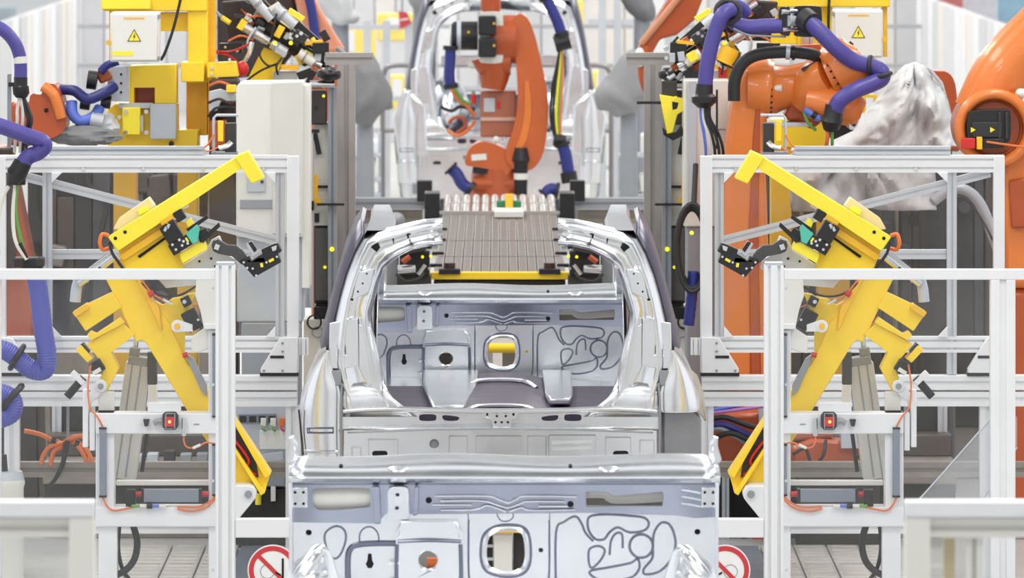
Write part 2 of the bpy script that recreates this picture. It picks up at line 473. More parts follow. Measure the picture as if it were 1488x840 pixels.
    part(beam, 'channel_wall', MB().prism(tilt, [(603, 706), (609, 706), (607, 748), (600, 750)], .02, -.02), STEELB, bevel=.004)
    br = part(beam, 'bracket', MB().prism(tilt, smooth_loop([(564, 712), (572, 706), (588, 706), (594, 713), (594, 735), (594, 753), (579, 753.5), (564, 755), (564, 735)], 4), .03, -.035,
                                           holes=[circ(577, 737, 3, 10), circ(578, 717, 3, 10)]), STEEL, bevel=.004, angle=30)
    # cowl: the bright ledge on top
    rows = []
    for d, y in ((.20, 675), (.17, 675), (.06, 678), (-.03, 687), (-.045, 693), (-.03, 698), (-.005, 704)):
        rows.append([f(420 + (1046 - 420) * i / 24, y - (4 if 0 < i < 24 else 0) * (d > .1) + 2.2 * math.sin(i * .52) * (d > .0), d) for i in range(25)])
    cw = part(root, 'cowl', MB().loft(rows), STEEL, solid=.004)
    hs = MB()
    for x in (495, 633, 829, 968): hs.cyl(f(x, 679, .055), f(x, 681, .03), 3 / 417, 8)
    part(cw, 'slot', hs, HOLE, kind='stuff')
    for x in (579, 885):
        part(cw, 'boss', MB().blob(f(x, 684, .02), (18 / 417, .05, 6 / 417), 0, nu=16, nv=10), STEEL)
    for k in range(26):
        x = 438 + k * 23.2
        if k % 2 == 0: part(beam, 'spot_weld', MB().disc(f, x, 700, 1.3, .004, -.02, 6), GREY)
    return f

def side_loft(mr, mir, pairs, prof):
    rows = []
    for i, (o, n) in enumerate(pairs):
        r = []
        for t, d in prof:
            x = o[0] + (n[0] - o[0]) * t; y = o[1] + (n[1] - o[1]) * t
            d2 = d + .006 * noise.noise(Vector((x * .06, y * .06, 3.1)))
            r.append(mr(1454 - x if mir else x, y, d2))
        rows.append(r)
    return rows
RING = [((643, 320), (643, 357)), ((618, 322), (620, 359)), ((594, 327), (598, 364)), ((572, 333), (582, 372)), ((548, 337), (567, 382)),
        ((530, 345), (557, 393)), ((516, 370), (550, 412)), ((504, 400), (544, 434)), ((495, 432), (538, 456)), ((487, 465), (540, 480)),
        ((481, 498), (546, 503)), ((478, 530), (552, 527)), ((482, 552), (556, 550)), ((490, 572), (562, 574)), ((498, 596), (576, 592))]

def body_shell(root, yr, roof=False, dx=0.0, tall=1.0):
    g = mapper(727, 331, yr)
    def mr(x, y, d=0.0):
        p = g(x, y, d); p.x += dx
        if p.z > .84: p.z = .84 + (p.z - .84) * tall
        return p
    mr.s = 331
    for mir in (False, True):
        X = (lambda x: 1454 - x) if mir else (lambda x: x)
        pil = part(root, 'rear_pillar', MB().loft(side_loft(mr, mir, RING, [(0, .13), (.05, .05), (.13, .012), (.22, 0), (.38, .03), (.62, .034), (.8, .012), (.9, 0), (.96, .02), (1, .10)])), STEEL, solid=.004, angle=60)
        part(pil, 'edge_bead', MB().tube([mr(X(o[0] * .72 + n[0] * .28), o[1] * .72 + n[1] * .28, .004) for o, n in RING[:13]], 2.2 / 331, n=6, smooth=4), STEEL)
        part(pil, 'edge_bead', MB().tube([mr(X(o[0] * .12 + n[0] * .88), o[1] * .12 + n[1] * .88, .0) for o, n in RING[:13]], 1.8 / 331, n=6, smooth=4), STEEL)
        # holes in the hoop
        def slot(pts, d=.016):
            part(pil, 'hole', MB().tube([mr(X(x), y, d) for x, y in pts], 4.6 / 331, n=10, smooth=1), HOLE)
        slot([(540, 355), (550, 363)], .014); slot([(571.5, 350), (572.5, 350)], .022)
        hs = MB()
        for x, y in ((533, 398), (520, 424), (512, 436), (527, 412), (594, 340), (593, 345)): hs.disc(mr, X(x), y, 1.4, .03, .0, 8)
        part(pil, 'punched_hole', hs, HOLE, kind='stuff')
        part(pil, 'splice_plate', MB().prism(mr, [(X(520), 396), (X(543), 390), (X(536), 425), (X(511), 436)], .02, .006), STEEL, bevel=.003)
        # corrugated stub end
        for k in (0, 2):
            part(pil, 'stub_pressing', MB().tube([mr(X(640), 329 + k * 11, .006), mr(X(612), 333 + k * 10, .010), mr(X(596), 342 + k * 9, .014)], (2.6 - k * .3) / 331, n=8, smooth=4), STEEL)
        # reinforcement bracket and lamp pocket on the pillar foot
        brk = part(pil, 'lower_bracket', MB().prism(mr, [(X(479), 470), (X(520), 462), (X(521), 532), (X(500), 536), (X(477), 536)], .012, .006, holes=[[(X(490), 502), (X(502), 502), (X(503), 516), (X(490), 516)]]), STEEL, bevel=.003, angle=30)
        part(pil, 'gusset', MB().prism(mr, [(X(521), 470), (X(540), 478), (X(551), 520), (X(551), 556), (X(535), 562), (X(521), 535)], .014, .012), STEEL, bevel=.005)
        part(pil, 'pocket', MB().prism(mr, [(X(480), 538), (X(496), 538), (X(496), 560), (X(486), 560), (X(479), 548)], .02, -.018), GREY, bevel=.004)
        # crumpled closing plate under the pillar
        rows = []
        for y, xa, xb, d in ((534, 502, 551, .14), (546, 500, 555, .075), (558, 498, 559, .03), (568, 498, 564, .008), (578, 498, 571, .002), (590, 498, 586, .004), (606, 498, 606, .012)):
            rows.append([mr(X(xa + (xb - xa) * u), y, d + .008 * noise.noise(Vector((u * 4, y * .06, 1.7)))) for u in [j / 8 for j in range(9)]])
        part(root, 'closing_plate', MB().loft(rows), STEEL, solid=.003, angle=60)
        part(root, 'seam', MB().tube([mr(X(497), 556, -.025), mr(X(495), 600, -.03), mr(X(496), 668, -.03)], 1.6 / 331, n=6, smooth=4), GREY)
        # quarter panel: round from the rear face into the flank
        rows = []
        cut = mir and not roof
        for y, xo, xi in ((508, 474, 479), (520, 464, 480), (532, 456, 482), (546, 448, 486), (562, 441, 494), (580, 436, 495), (600, 433, 495), (625, 433, 495), (645, 435, 495), (668, 438, 496), (720, 440, 496)):
            if cut and y > 600: continue
            w = xi - xo
            rows.append([mr(X(xi - w * t), y, d) for t, d in ((0, .0), (.1, -.02), (.4, -.034), (.72, -.026), (.9, .02), (.98, .11), (1, .25), (1.0, .6), (.98, 1.0), (.94, 1.45))])
        qp = part(root, 'quarter_panel', MB().loft(rows), STEEL, solid=.004, angle=80)
        sd = qp.modifiers.new('smooth', 'SUBSURF'); sd.levels = 2; sd.render_levels = 2
        if cut:
            part(root, 'wheel_house', MB().prism(mr, [(964, 594), (1012, 600), (1020, 612), (1020, 700), (964, 700)], .5, .05), mat('primer_grey_sheet', (150, 152, 158), .4, .6, .06), bevel=.01)
            part(root, 'torn_flap', MB().loft([[mr(1000, 540, .2), mr(1014, 552, .22), mr(1024, 580, .3)], [mr(1004, 590, .02), mr(1018, 604, .05), mr(1026, 616, .12)]]), mat('beige_sheet', (206, 198, 178), .4, .5), solid=.006)  # metal flap; its beige reflection is put into the colour
        else: part(qp, 'pressing', MB().tube([mr(X(447), 621, -.022), mr(X(466), 621, -.036), mr(X(485), 621, -.030), mr(X(485), 628, -.030), mr(X(466), 628, -.036), mr(X(447), 628, -.022)], 1.5 / 331, n=6, smooth=1, closed=True), BEAD)
        if not cut: part(qp, 'lower_lip', MB().tube([mr(X(443), 655, -.012), mr(X(470), 656, -.036), mr(X(493), 656, -.02)], 2.6 / 331, n=6, smooth=3), CHROME)
        if not cut: part(qp, 'arch_seal', MB().tube([mr(X(434), 596, .02), mr(X(437), 625, .02), mr(X(440), 662, .02)], 1.4 / 331, n=6, smooth=3), DGREY)  # dark tube stands in for the black gap at the wheel arch
        # side window frame seen at a grazing angle
        fr = [((533, 304), (529, 344)), ((522, 318), (516, 369)), ((510, 348), (504, 399)), ((499, 385), (495, 431)), ((489, 425), (487, 464)), ((478, 465), (481, 497)), ((471, 497), (478, 520))]
        rows = []
        for (a, b) in fr:
            k = 331 / 318.0   # the far edge lies 1.07 m ahead
            xa = 727 + (a[0] - 727) * k; ya = HY + (a[1] - HY) * k
            rows.append([mr(X(xa), ya, 1.07), mr(X((xa + b[0]) / 2 - 2), (ya + b[1]) / 2, .55), mr(X(b[0]), b[1], .12)])
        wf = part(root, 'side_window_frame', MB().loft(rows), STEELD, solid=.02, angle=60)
        hs = MB()
        for (a, b) in ((523, 334), (511, 358)): pass
        # roof rail: from the hoop forward, then down the front pillar
        rr = []
        for sx, top, wid, hgt, dd in ((550, 336, 44, 20, .05), (552, 330, 42, 20, .25), (553, 322, 38, 18, .6), (548, 318, 32, 16, 1.05), (545, 332, 26, 22, 1.6), (541, 372, 22, 22, 2.1), (537, 420, 20, 22, 2.5), (534, 468, 20, 22, 2.8)):
            a = mr(X(sx - wid / 2), top + 8, dd); b = mr(X(sx - wid / 2 + 5), top, dd); c = mr(X(sx + wid / 2 - 4), top, dd); e = mr(X(sx + wid / 2), top + 10, dd)
            q = mr(X(sx + wid / 2 - 4), top + hgt + 8, dd); h = mr(X(sx - wid / 2 + 6), top + hgt + 8, dd)
            rr.append([a, b, c, e, q, h, a])
        rail = part(root, 'roof_rail', MB().loft(rr), STEEL, angle=50)
        # inner side panel and sill flange
        rows = []
        for d in (.12, .8, 1.5, 2.2, 2.82):
            rows.append([mr(X(552 - 40 * d / 2.8), 400, d), mr(X(549 - 40 * d / 2.8), 500, d), mr(X(556 - 40 * d / 2.8), 580, d), mr(X(552 - 30 * d / 2.8), 640, d)])
        part(root, 'inner_side_panel', MB().loft(rows), STEEL, solid=.006, angle=60)
        # outer flank of the shell
        rows = []
        for d in (.14, .7, 1.5, 2.3, 2.8):
            rows.append([mr(X(462 + 6 * d), 540, d), mr(X(442 + 6 * d), 580, d), mr(X(440 + 6 * d), 700, d), mr(X(462), 830, d)])
        part(root, 'flank', MB().loft(rows), STEEL, solid=.006, angle=60)
    # rear closing panel
    part(root, 'sill_bar', MB().tube([mr(498, 598, .01), mr(560, 594, -.005), mr(640, 596, -.012), mr(727, 597, -.014), mr(814, 596, -.012), mr(894, 594, -.005), mr(956, 598, .01)], 4.0 / 331, n=10, smooth=5), CHROME)
    slots = [smooth_loop([(612, 603), (631, 603), (634, 607.5), (631, 612), (612, 612), (609, 607.5)], 3), smooth_loop([(645, 604), (664, 606), (667, 609), (663, 612), (648, 612), (643, 608)], 3)]
    slots += [[(1454 - x, y) for x, y in l] for l in slots]
    up = part(root, 'rear_panel', MB().prism(mr, [(498, 594), (956, 594), (958, 624), (496, 624)], .006, .02, holes=slots), STEEL, angle=30)
    part(root, 'spare_well', MB().rect(mr, 600, 598, 860, 622, .01, .10), VIOLET)
    lp = part(root, 'rear_apron', MB().prism(mr, [(500, 626), (610, 621), (727, 620), (844, 621), (954, 626), (956, 760), (498, 760)], .006, .0, holes=[circ(631, 645, 7, 16)]), STEEL, angle=30)
    part(lp, 'ledge', MB().loft([[mr(505, 622, .02), mr(620, 618, .02), mr(727, 617, .02), mr(834, 618, .02), mr(949, 622, .02)], [mr(505, 626, -.03), mr(620, 622, -.03), mr(727, 621, -.03), mr(834, 622, -.03), mr(949, 626, -.03)],
                                      [mr(505, 629, -.005), mr(620, 625, -.005), mr(727, 624, -.005), mr(834, 625, -.005), mr(949, 629, -.005)]]), CHROME, solid=.003)
    part(lp, 'hole_cup', MB().disc(mr, 631, 645, 7, .004, .02, 16), GREY)
    for x0, y0, x1, y1 in ((536, 639, 578, 672), (653, 634, 679, 663), (692, 634, 758, 663), (767, 634, 793, 672), (798, 633, 865, 664), (880, 636, 916, 672), (512, 650, 524, 672), (930, 640, 950, 672)):
        part(lp, 'pressing_rim', MB().tube([mr(*q, -.004) for q in ((x0, y0), (x1, y0), (x1, y1), (x0, y1))], 1.5 / 331, n=6, smooth=1, closed=True), CHROME)  # added bright rims stand in for highlight lines along the pressings
        part(lp, 'pressing', MB().prism(mr, smooth_loop([(x0, y0), (x0 + 4, y0), (x1 - 4, y0), (x1, y0), (x1, y0 + 4), (x1, y1 - 4), (x1, y1), (x1 - 4, y1), (x0 + 4, y1), (x0, y1), (x0, y1 - 4), (x0, y0 + 4)], 2), .008, -.006), STEEL, bevel=.003)
    for y in (643, 652): part(lp, 'label_pressing', MB().tube([mr(802, y, -.008), mr(861, y - 1, -.008)], 2.4 / 331, n=8, smooth=1), CHROME)
    for x in (552, 902): part(lp, 'slot', MB().prism(mr, [(x - 11, 657), (x - 8, 655), (x + 8, 655), (x + 11, 657), (x + 11, 664), (x - 11, 664)], .003, -.010), HOLE)
    lt = part(root, 'lock_bracket', MB().prism(mr, [(700, 598), (754, 598), (750, 606), (744, 608), (742, 620), (716, 620), (714, 608), (704, 606)], .02, -.02), STEEL, bevel=.003)
    hs = MB()
    for x, y in ((708, 602), (746, 602), (722, 604), (735, 604), (720, 613), (729, 613), (738, 613)): hs.disc(mr, x, y, 1.8, .003, -.023, 8)
    part(lt, 'hole', hs, HOLE, kind='stuff')
    # floor pan with its damping mats, tunnel and pads
    zf = .835
    P = lambda x, y, z=zf: Vector((x + dx, yr + y, z))
    part(root, 'floor_pan', MB().box((dx, yr + 1.45, zf - .02), (1.30, 2.75, .02)), STEEL)
    dm = part(root, 'damping_mat', MB().box((dx, yr + 1.18, zf - .004), (1.16, 2.1, .01)), VIOLET)
    tn = []
    for y in (.1, .8, 1.6, 2.4, 2.62):
        tn.append([P(x, y, zf + h) for x, h in ((-.22, 0), (-.16, .018), (-.08, .03), (.08, .03), (.16, .018), (.22, 0))])
    part(root, 'tunnel', MB().loft(tn), VIOLET, angle=60)
    for y, h in ((.75, .042), (2.05, .042)):
        part(root, 'tunnel_rib', MB().tube([P(-.17, y - .1, zf + .015), P(-.1, y, zf + h), P(.1, y, zf + h), P(.17, y - .1, zf + .015)], .012, n=8, smooth=4), CHROME)
    part(root, 'footwell_box', MB().prism(lambda x, y, d=0: P((x - 727) / 310, (y - 550) / -20 + 2.55, zf + .012 + d), [(612, 548), (614, 562), (632, 585), (676, 585), (692, 562), (694, 548)], .03, 0), STEEL, bevel=.008)
    part(root, 'seat_pad', MB().prism(lambda x, y, d=0: P((x - 727) / 310, (y - 550) / -20 + 2.55, zf + .012 + d), [(790, 548), (792, 572), (797, 578), (826, 578), (831, 572), (834, 548)], .03, 0), STEEL, bevel=.008)
    if roof:
        rows = []
        for d, y in ((.12, 326), (.3, 300), (.8, 283), (1.4, 278), (2.0, 290), (2.3, 310)):
            rows.append([mr(727 + q * 190, y + 26 * abs(q) ** 3, d) for q in (-1, -.85, -.5, 0, .5, .85, 1)])
        part(root, 'roof_skin', MB().loft(rows), STEEL, solid=.004, angle=60)
        part(root, 'roof_header', MB().loft([[mr(640, 318, .0), mr(727, 314, -.01), mr(814, 318, 0)], [mr(640, 340, -.02), mr(727, 334, -.03), mr(814, 340, -.02)], [mr(640, 357, .05), mr(727, 352, .05), mr(814, 357, .05)]]), STEEL, solid=.006)
        part(root, 'cross_member', MB().rect(mr, 560, 452, 894, 474, .08, 1.2), STEEL, bevel=.01)
        for x in (-1, 1):
            part(root, 'wheel_tub', MB().blob(mr(727 + x * 150, 560, .5), (.20, .4, .32), .03), STEEL)
            part(root, 'tail_block', MB().prism(mr, [(727 + x * 265, 505), (727 + x * 205, 540), (727 + x * 200, 640), (727 + x * 285, 640), (727 + x * 300, 560)], .2, -.02), STEEL, bevel=.02)
    return mr

Y2 = F_PX / 331.0
YF2 = F_PX / 299.0
cy = thing('car_shell', 'bare metal car shell with open tailgate hoop, cut roof stubs and violet floor', 'car body', (0, Y2, .45), 'car bodies on the line')
body_shell(cy, Y2, dx=.003)
firewall(cy, YF2, dx=.003)

YF1 = F_PX / 417.0
c1 = thing('car_underbody', 'flat metal car underbody whose upright bulkhead crosses the bottom edge, without sides or roof', 'car body', (0.015, YF1, .45), 'car bodies on the line')
f1 = firewall(c1, YF1, dx=.0145)
part(c1, 'floor_pan', MB().box((.015, YF1 - 1.5, .80), (1.46, 2.9, .03)), STEEL)
for sx in (-1, 1):
    xx = .0145 + sx * .742
    part(c1, 'hinge_pillar', MB().tube([Vector((xx, YF1 + .06, 1.26)), Vector((xx - sx * .01, YF1 + .03, 1.31)), Vector((xx - sx * .002, YF1 + .02, 1.345))], [.02, .016, .009], n=10, smooth=4), STEEL)
    part(c1, 'side_flange', MB().box((xx, YF1 + .03, 1.0), (.012, .12, .5)), STEEL, bevel=.004)
    # cast strut tower near the bulkhead
    tw = mapper(732, 440, F_PX / 440.0)
    Xm = (lambda x: x) if sx < 0 else (lambda x: 1470 - x)
    ct = part(c1, 'strut_tower', MB().tube([tw(Xm(436), 880, 0), tw(Xm(446), 838, 0), tw(Xm(456), 818, 0), tw(Xm(466), 803, .02), tw(Xm(476), 806, .04), tw(Xm(484), 840, .05), tw(Xm(492), 890, .05)],
                                             [.055, .05, .035, .022, .022, .03, .04], n=12, smooth=5), STEEL)
    part(ct, 'tower_rib', MB().tube([tw(Xm(448), 834, -.05), tw(Xm(462), 815, -.03), tw(Xm(474), 802, -.01)], .012, n=8, smooth=4), CHROME)
    part(ct, 'tower_rib', MB().tube([tw(Xm(446), 838, -.06), tw(Xm(464), 836, -.05), tw(Xm(480), 834, -.02)], .012, n=8, smooth=4), CHROME)
    part(ct, 'tower_eye', MB().ring(tw, Xm(468), 806, 5, 2.2, -.02, 14), CHROME)
# what is seen through the bulkhead of the first body: the skid below the second one
sk = thing('skid_frame', 'dark carrier skid glimpsed through the bulkhead opening of the underbody', 'carrier', (0, 24.2, 0))
ms = pm(380)
part(sk, 'cross_tube', MB().prof(ms(600, 765, 0), ms(860, 765, 0), .05, .06, 0), AMB)
part(sk, 'upright', MB().rect(ms, 718, 770, 744, 1040, .05, .02), OFFW)
part(sk, 'side_plate', MB().rect(ms, 690, 775, 716, 900, .03, .06), DGREY)
part(sk, 'side_plate', MB().rect(ms, 746, 775, 790, 900, .03, .06), DGREY)
for y in (793, 812): part(sk, 'rung', MB().rect(ms, 690, y, 718, y + 4, .02, .03), LGREY)
part(sk, 'roller', MB().cyl(ms(620, 822, .1), ms(660, 822, .1), .02, 12), COPPER)
part(sk, 'runner', MB().rect(ms, 600, 860, 860, 880, .3, .02), DGREY)
part(sk, 'runner_foot', MB().rect(ms, 690, 880, 790, zline(380, 0), .2, .05), DGREY)
# behind the second bulkhead
sk2 = thing('cross_rail', 'yellow tube showing through the oval opening of the second bulkhead', 'rail', (0, F_PX / 290, 0))
m2 = pm(290)
part(sk2, 'tube', MB().cyl(m2(610, 506), m2(800, 506), 7 / 290, 14), YEL)
part(sk2, 'backing', MB().rect(m2, 660, 485, 790, 500, .02, .2), OFFW)
part(sk2, 'post', MB().rect(m2, 700, 512, 716, zline(290, 0), .05, .05), LGREY)
part(sk2, 'post', MB().rect(m2, 730, 512, 752, zline(290, 0), .05, .05), BROWN)

Y3 = F_PX / 172.0
c3 = thing('car_shell', 'complete metal car shell with roof standing behind the central orange robot', 'car body', (0, Y3, .45), 'car bodies on the line')
body_shell(c3, Y3, roof=True, tall=1.45)
firewall(c3, Y3 + 2.8)

# ------------------------------------------------------------------ guard fences
def gusset(par, m, pts, d=-.002): part(par, 'gusset', MB().prism(m, pts, .02, d), WHITE, bevel=.002)

def front_fence(mir, label):
    m = pm(360, mir); z0 = zline(360, 0)
    t = thing('guard_fence', label, 'fence', m(326, z0, .04), 'front guard fences')
    part(t, 'post', MB().rprof(m, 313, 386, 341, z0, .09, 0, 2), WHITE, bevel=.003)
    part(t, 'rail', MB().rprof(m, -60, 392, 313, 407, .06, .012, 0), WHITE, bevel=.003)
    part(t, 'rail', MB().rprof(m, 341, 755, 470, 782, .06, .012, 0), WHITE, bevel=.003)
    part(t, 'rail', MB().rprof(m, -60, 960, 313, 985, .06, .012, 0), WHITE, bevel=.003)
    part(t, 'post', MB().rprof(m, 468, 752, 494, z0, .06, .012, 1), WHITE, bevel=.003)
    part(t, 'post', MB().rprof(m, -24, 407, 12 if mir else 0, z0, .07, .012, 1), WHITE, bevel=.003)
    part(t, 'pane', MB().rect(m, 0, 407, 313, 960, .005, .04), PANE, smooth=False)
    part(t, 'pane', MB().rect(m, 341, 782, 468, 985, .005, .04), PANE, smooth=False)
    part(t, 'end_cap', MB().rect(m, 314, 382, 340, 387, .085, .002), LGREY)
    bl = MB()
    for y in (420, 560, 700, 830): bl.disc(m, 309, y, 2.2, .006, .030, 8)
    part(t, 'clamp_screw', bl, CHROME, kind='stuff')
    return t
front_fence(False, 'white slotted guard fence with clear pane in front of the left yellow clamp')
front_fence(True, 'white slotted guard fence with clear pane in front of the right yellow clamp')

def back_fence(mir, label):
    m = pm(312, mir)
    t = thing('guard_fence', label, 'fence', m(215, 600, .05), 'rear guard fences')
    part(t, 'post', MB().rprof(m, 417, 227, 434, 545, .06, 0, 0), WHITE, bevel=.003)
    part(t, 'inner_post', MB().rprof(m, 400, 250, 413, 490, .04, .03, 1), ALU)
    part(t, 'inner_post', MB().rprof(m, 61, 250, 75, 545, .04, .03, 1), ALU)
    part(t, 'post', MB().rprof(m, -8, 227, 8, 545, .06, 0, 0), WHITE, bevel=.003)
    part(t, 'top_rail', MB().rprof(m, -8, 226, 417, 251, .06, .006, 2), WHITE)
    part(t, 'cap_strip', MB().rprof(m, 70, 213, 296, 225, .05, .02, 1), LGREY)
    part(t, 'middle_rail', MB().rprof(m, 8, 490, 417, 513, .06, .02, 2), WHITE)
    part(t, 'middle_rail', MB().rprof(m, 75, 364, 400, 378, .03, .06, 1), ALU)
    part(t, 'brace', MB().prof(m(12, 252, .05), m(404, 352, .05), 13 / 312, .03, 1), ALU)
    part(t, 'pane', MB().rect(m, 8, 251, 417, 490, .005, .095), PANE2, smooth=False)
    gusset(t, m, [(75, 251), (90, 251), (75, 266)]); gusset(t, m, [(400, 251), (386, 251), (400, 266)])
    gusset(t, m, [(75, 490), (90, 490), (75, 474)]); gusset(t, m, [(400, 490), (386, 490), (400, 474)])
    for a in (1, -1):
        q = (lambda x: x) if a == 1 else (lambda x: 426 - x)
        if a == 1:
            ft = part(t, 'foot_plate', MB().prism(m, [(417, 490), (406, 492), (379, 535), (379, 541), (433, 541), (433, 490)], .05, -.03), WHITE, bevel=.003)
            part(ft, 'foot_slot', MB().rect(m, 393, 516, 413, 520, .003, -.033), BLK)
            part(ft, 'foot_pad', MB().rect(m, 378, 541, 434, 546, .08, -.03), BLK)
            sc = MB()
            for x, y in ((411, 498), (411, 510), (384, 538), (411, 538)): sc.disc(m, x, y, 2, .004, -.034, 8)
            part(ft, 'screw', sc, GREY, kind='stuff')
        else:
            ft = part(t, 'foot_plate', MB().prism(m, [(8, 490), (19, 492), (46, 535), (46, 541), (-8, 541), (-8, 490)], .05, -.03), WHITE, bevel=.003)
            part(ft, 'foot_slot', MB().rect(m, 12, 516, 32, 520, .003, -.033), BLK)
            part(ft, 'foot_pad', MB().rect(m, -8, 541, 47, 546, .08, -.03), BLK)
    nt = MB()
    for x in (118, 205, 292, 380): nt.prism(m, [(x, 246), (x + 3, 242), (x + 6, 246), (x + 3, 250)], .004, .0)
    part(t, 'slot_nut', nt, CHROME, kind='stuff')
    part(t, 'side_rail', MB().rprof(m, 434, 492, 448, 516, .06, .0, 2), WHITE)
    # base frame the fence stands on
    b = thing('base_frame', 'white slotted base frame under the guard panel ' + ('behind the left clamp' if not mir else 'near the large orange robot'), 'frame', m(215, zline(312, 0), .05), 'base frames')
    part(b, 'beam', MB().rprof(m, -40, 546, 432, 566, .10, -.02, 1), WHITE)
    part(b, 'beam', MB().rprof(m, -40, 569, 432, 590, .10, -.02, 1), WHITE)
    for x in (6, 312, 415):
        part(b, 'leg', MB().rprof(m, x, 590, x + 22, zline(312, 0), .07, 0, 1), WHITE)
    part(b, 'low_beam', MB().rprof(m, -40, 674, 415, 696, .06, .07, 1), BROWN)
    part(b, 'low_beam', MB().rprof(m, -40, 762, 415, 778, .06, .07, 1), WHITE)
    return t
back_fence(False, 'tall guard panel with slanted brace behind the left yellow clamp')
back_fence(True, 'tall guard panel with slanted brace in front of the large orange robot')

def near_fence(mir, label, posts):
    m = pm(600, mir); z0 = zline(600, 0)
    t = thing('guard_fence', label, 'fence', m(60, z0, .05), 'nearest guard fences')
    part(t, 'top_rail', MB().rprof(m, -80, 729, 137, 752, .06, 0, 0), WHITE, bevel=.004)
    part(t, 'under_rail', MB().rprof(m, -80, 755, 100, 783, .04, .02, 1), OFFW)
    part(t, 'post', MB().rprof(m, 100, 752, 137, z0, .06, .003, 0), OFFW, bevel=.004)
    part(t, 'rail', MB().rprof(m, -80, 1100, 100, 1130, .04, .02, 0), WHITE)
    part(t, 'pane', MB().rect(m, -80, 783, 100, 1100, .006, .03), PANE, smooth=False)
    if posts: part(t, 'beige_post', MB().rprof(m, 62, 783, 78, 1100, .04, .05, 0), mat('beige_profile', (206, 190, 150), .5))
    if posts: part(t, 'inner_post', MB().rprof(m, posts, 783, posts + 26, 1100, .04, .03, 1), OFFW)
    return t
near_fence(False, 'out-of-focus white guard fence corner at the lower left edge', 0)
near_fence(True, 'out-of-focus white guard fence corner at the lower right edge', 62 - 40)

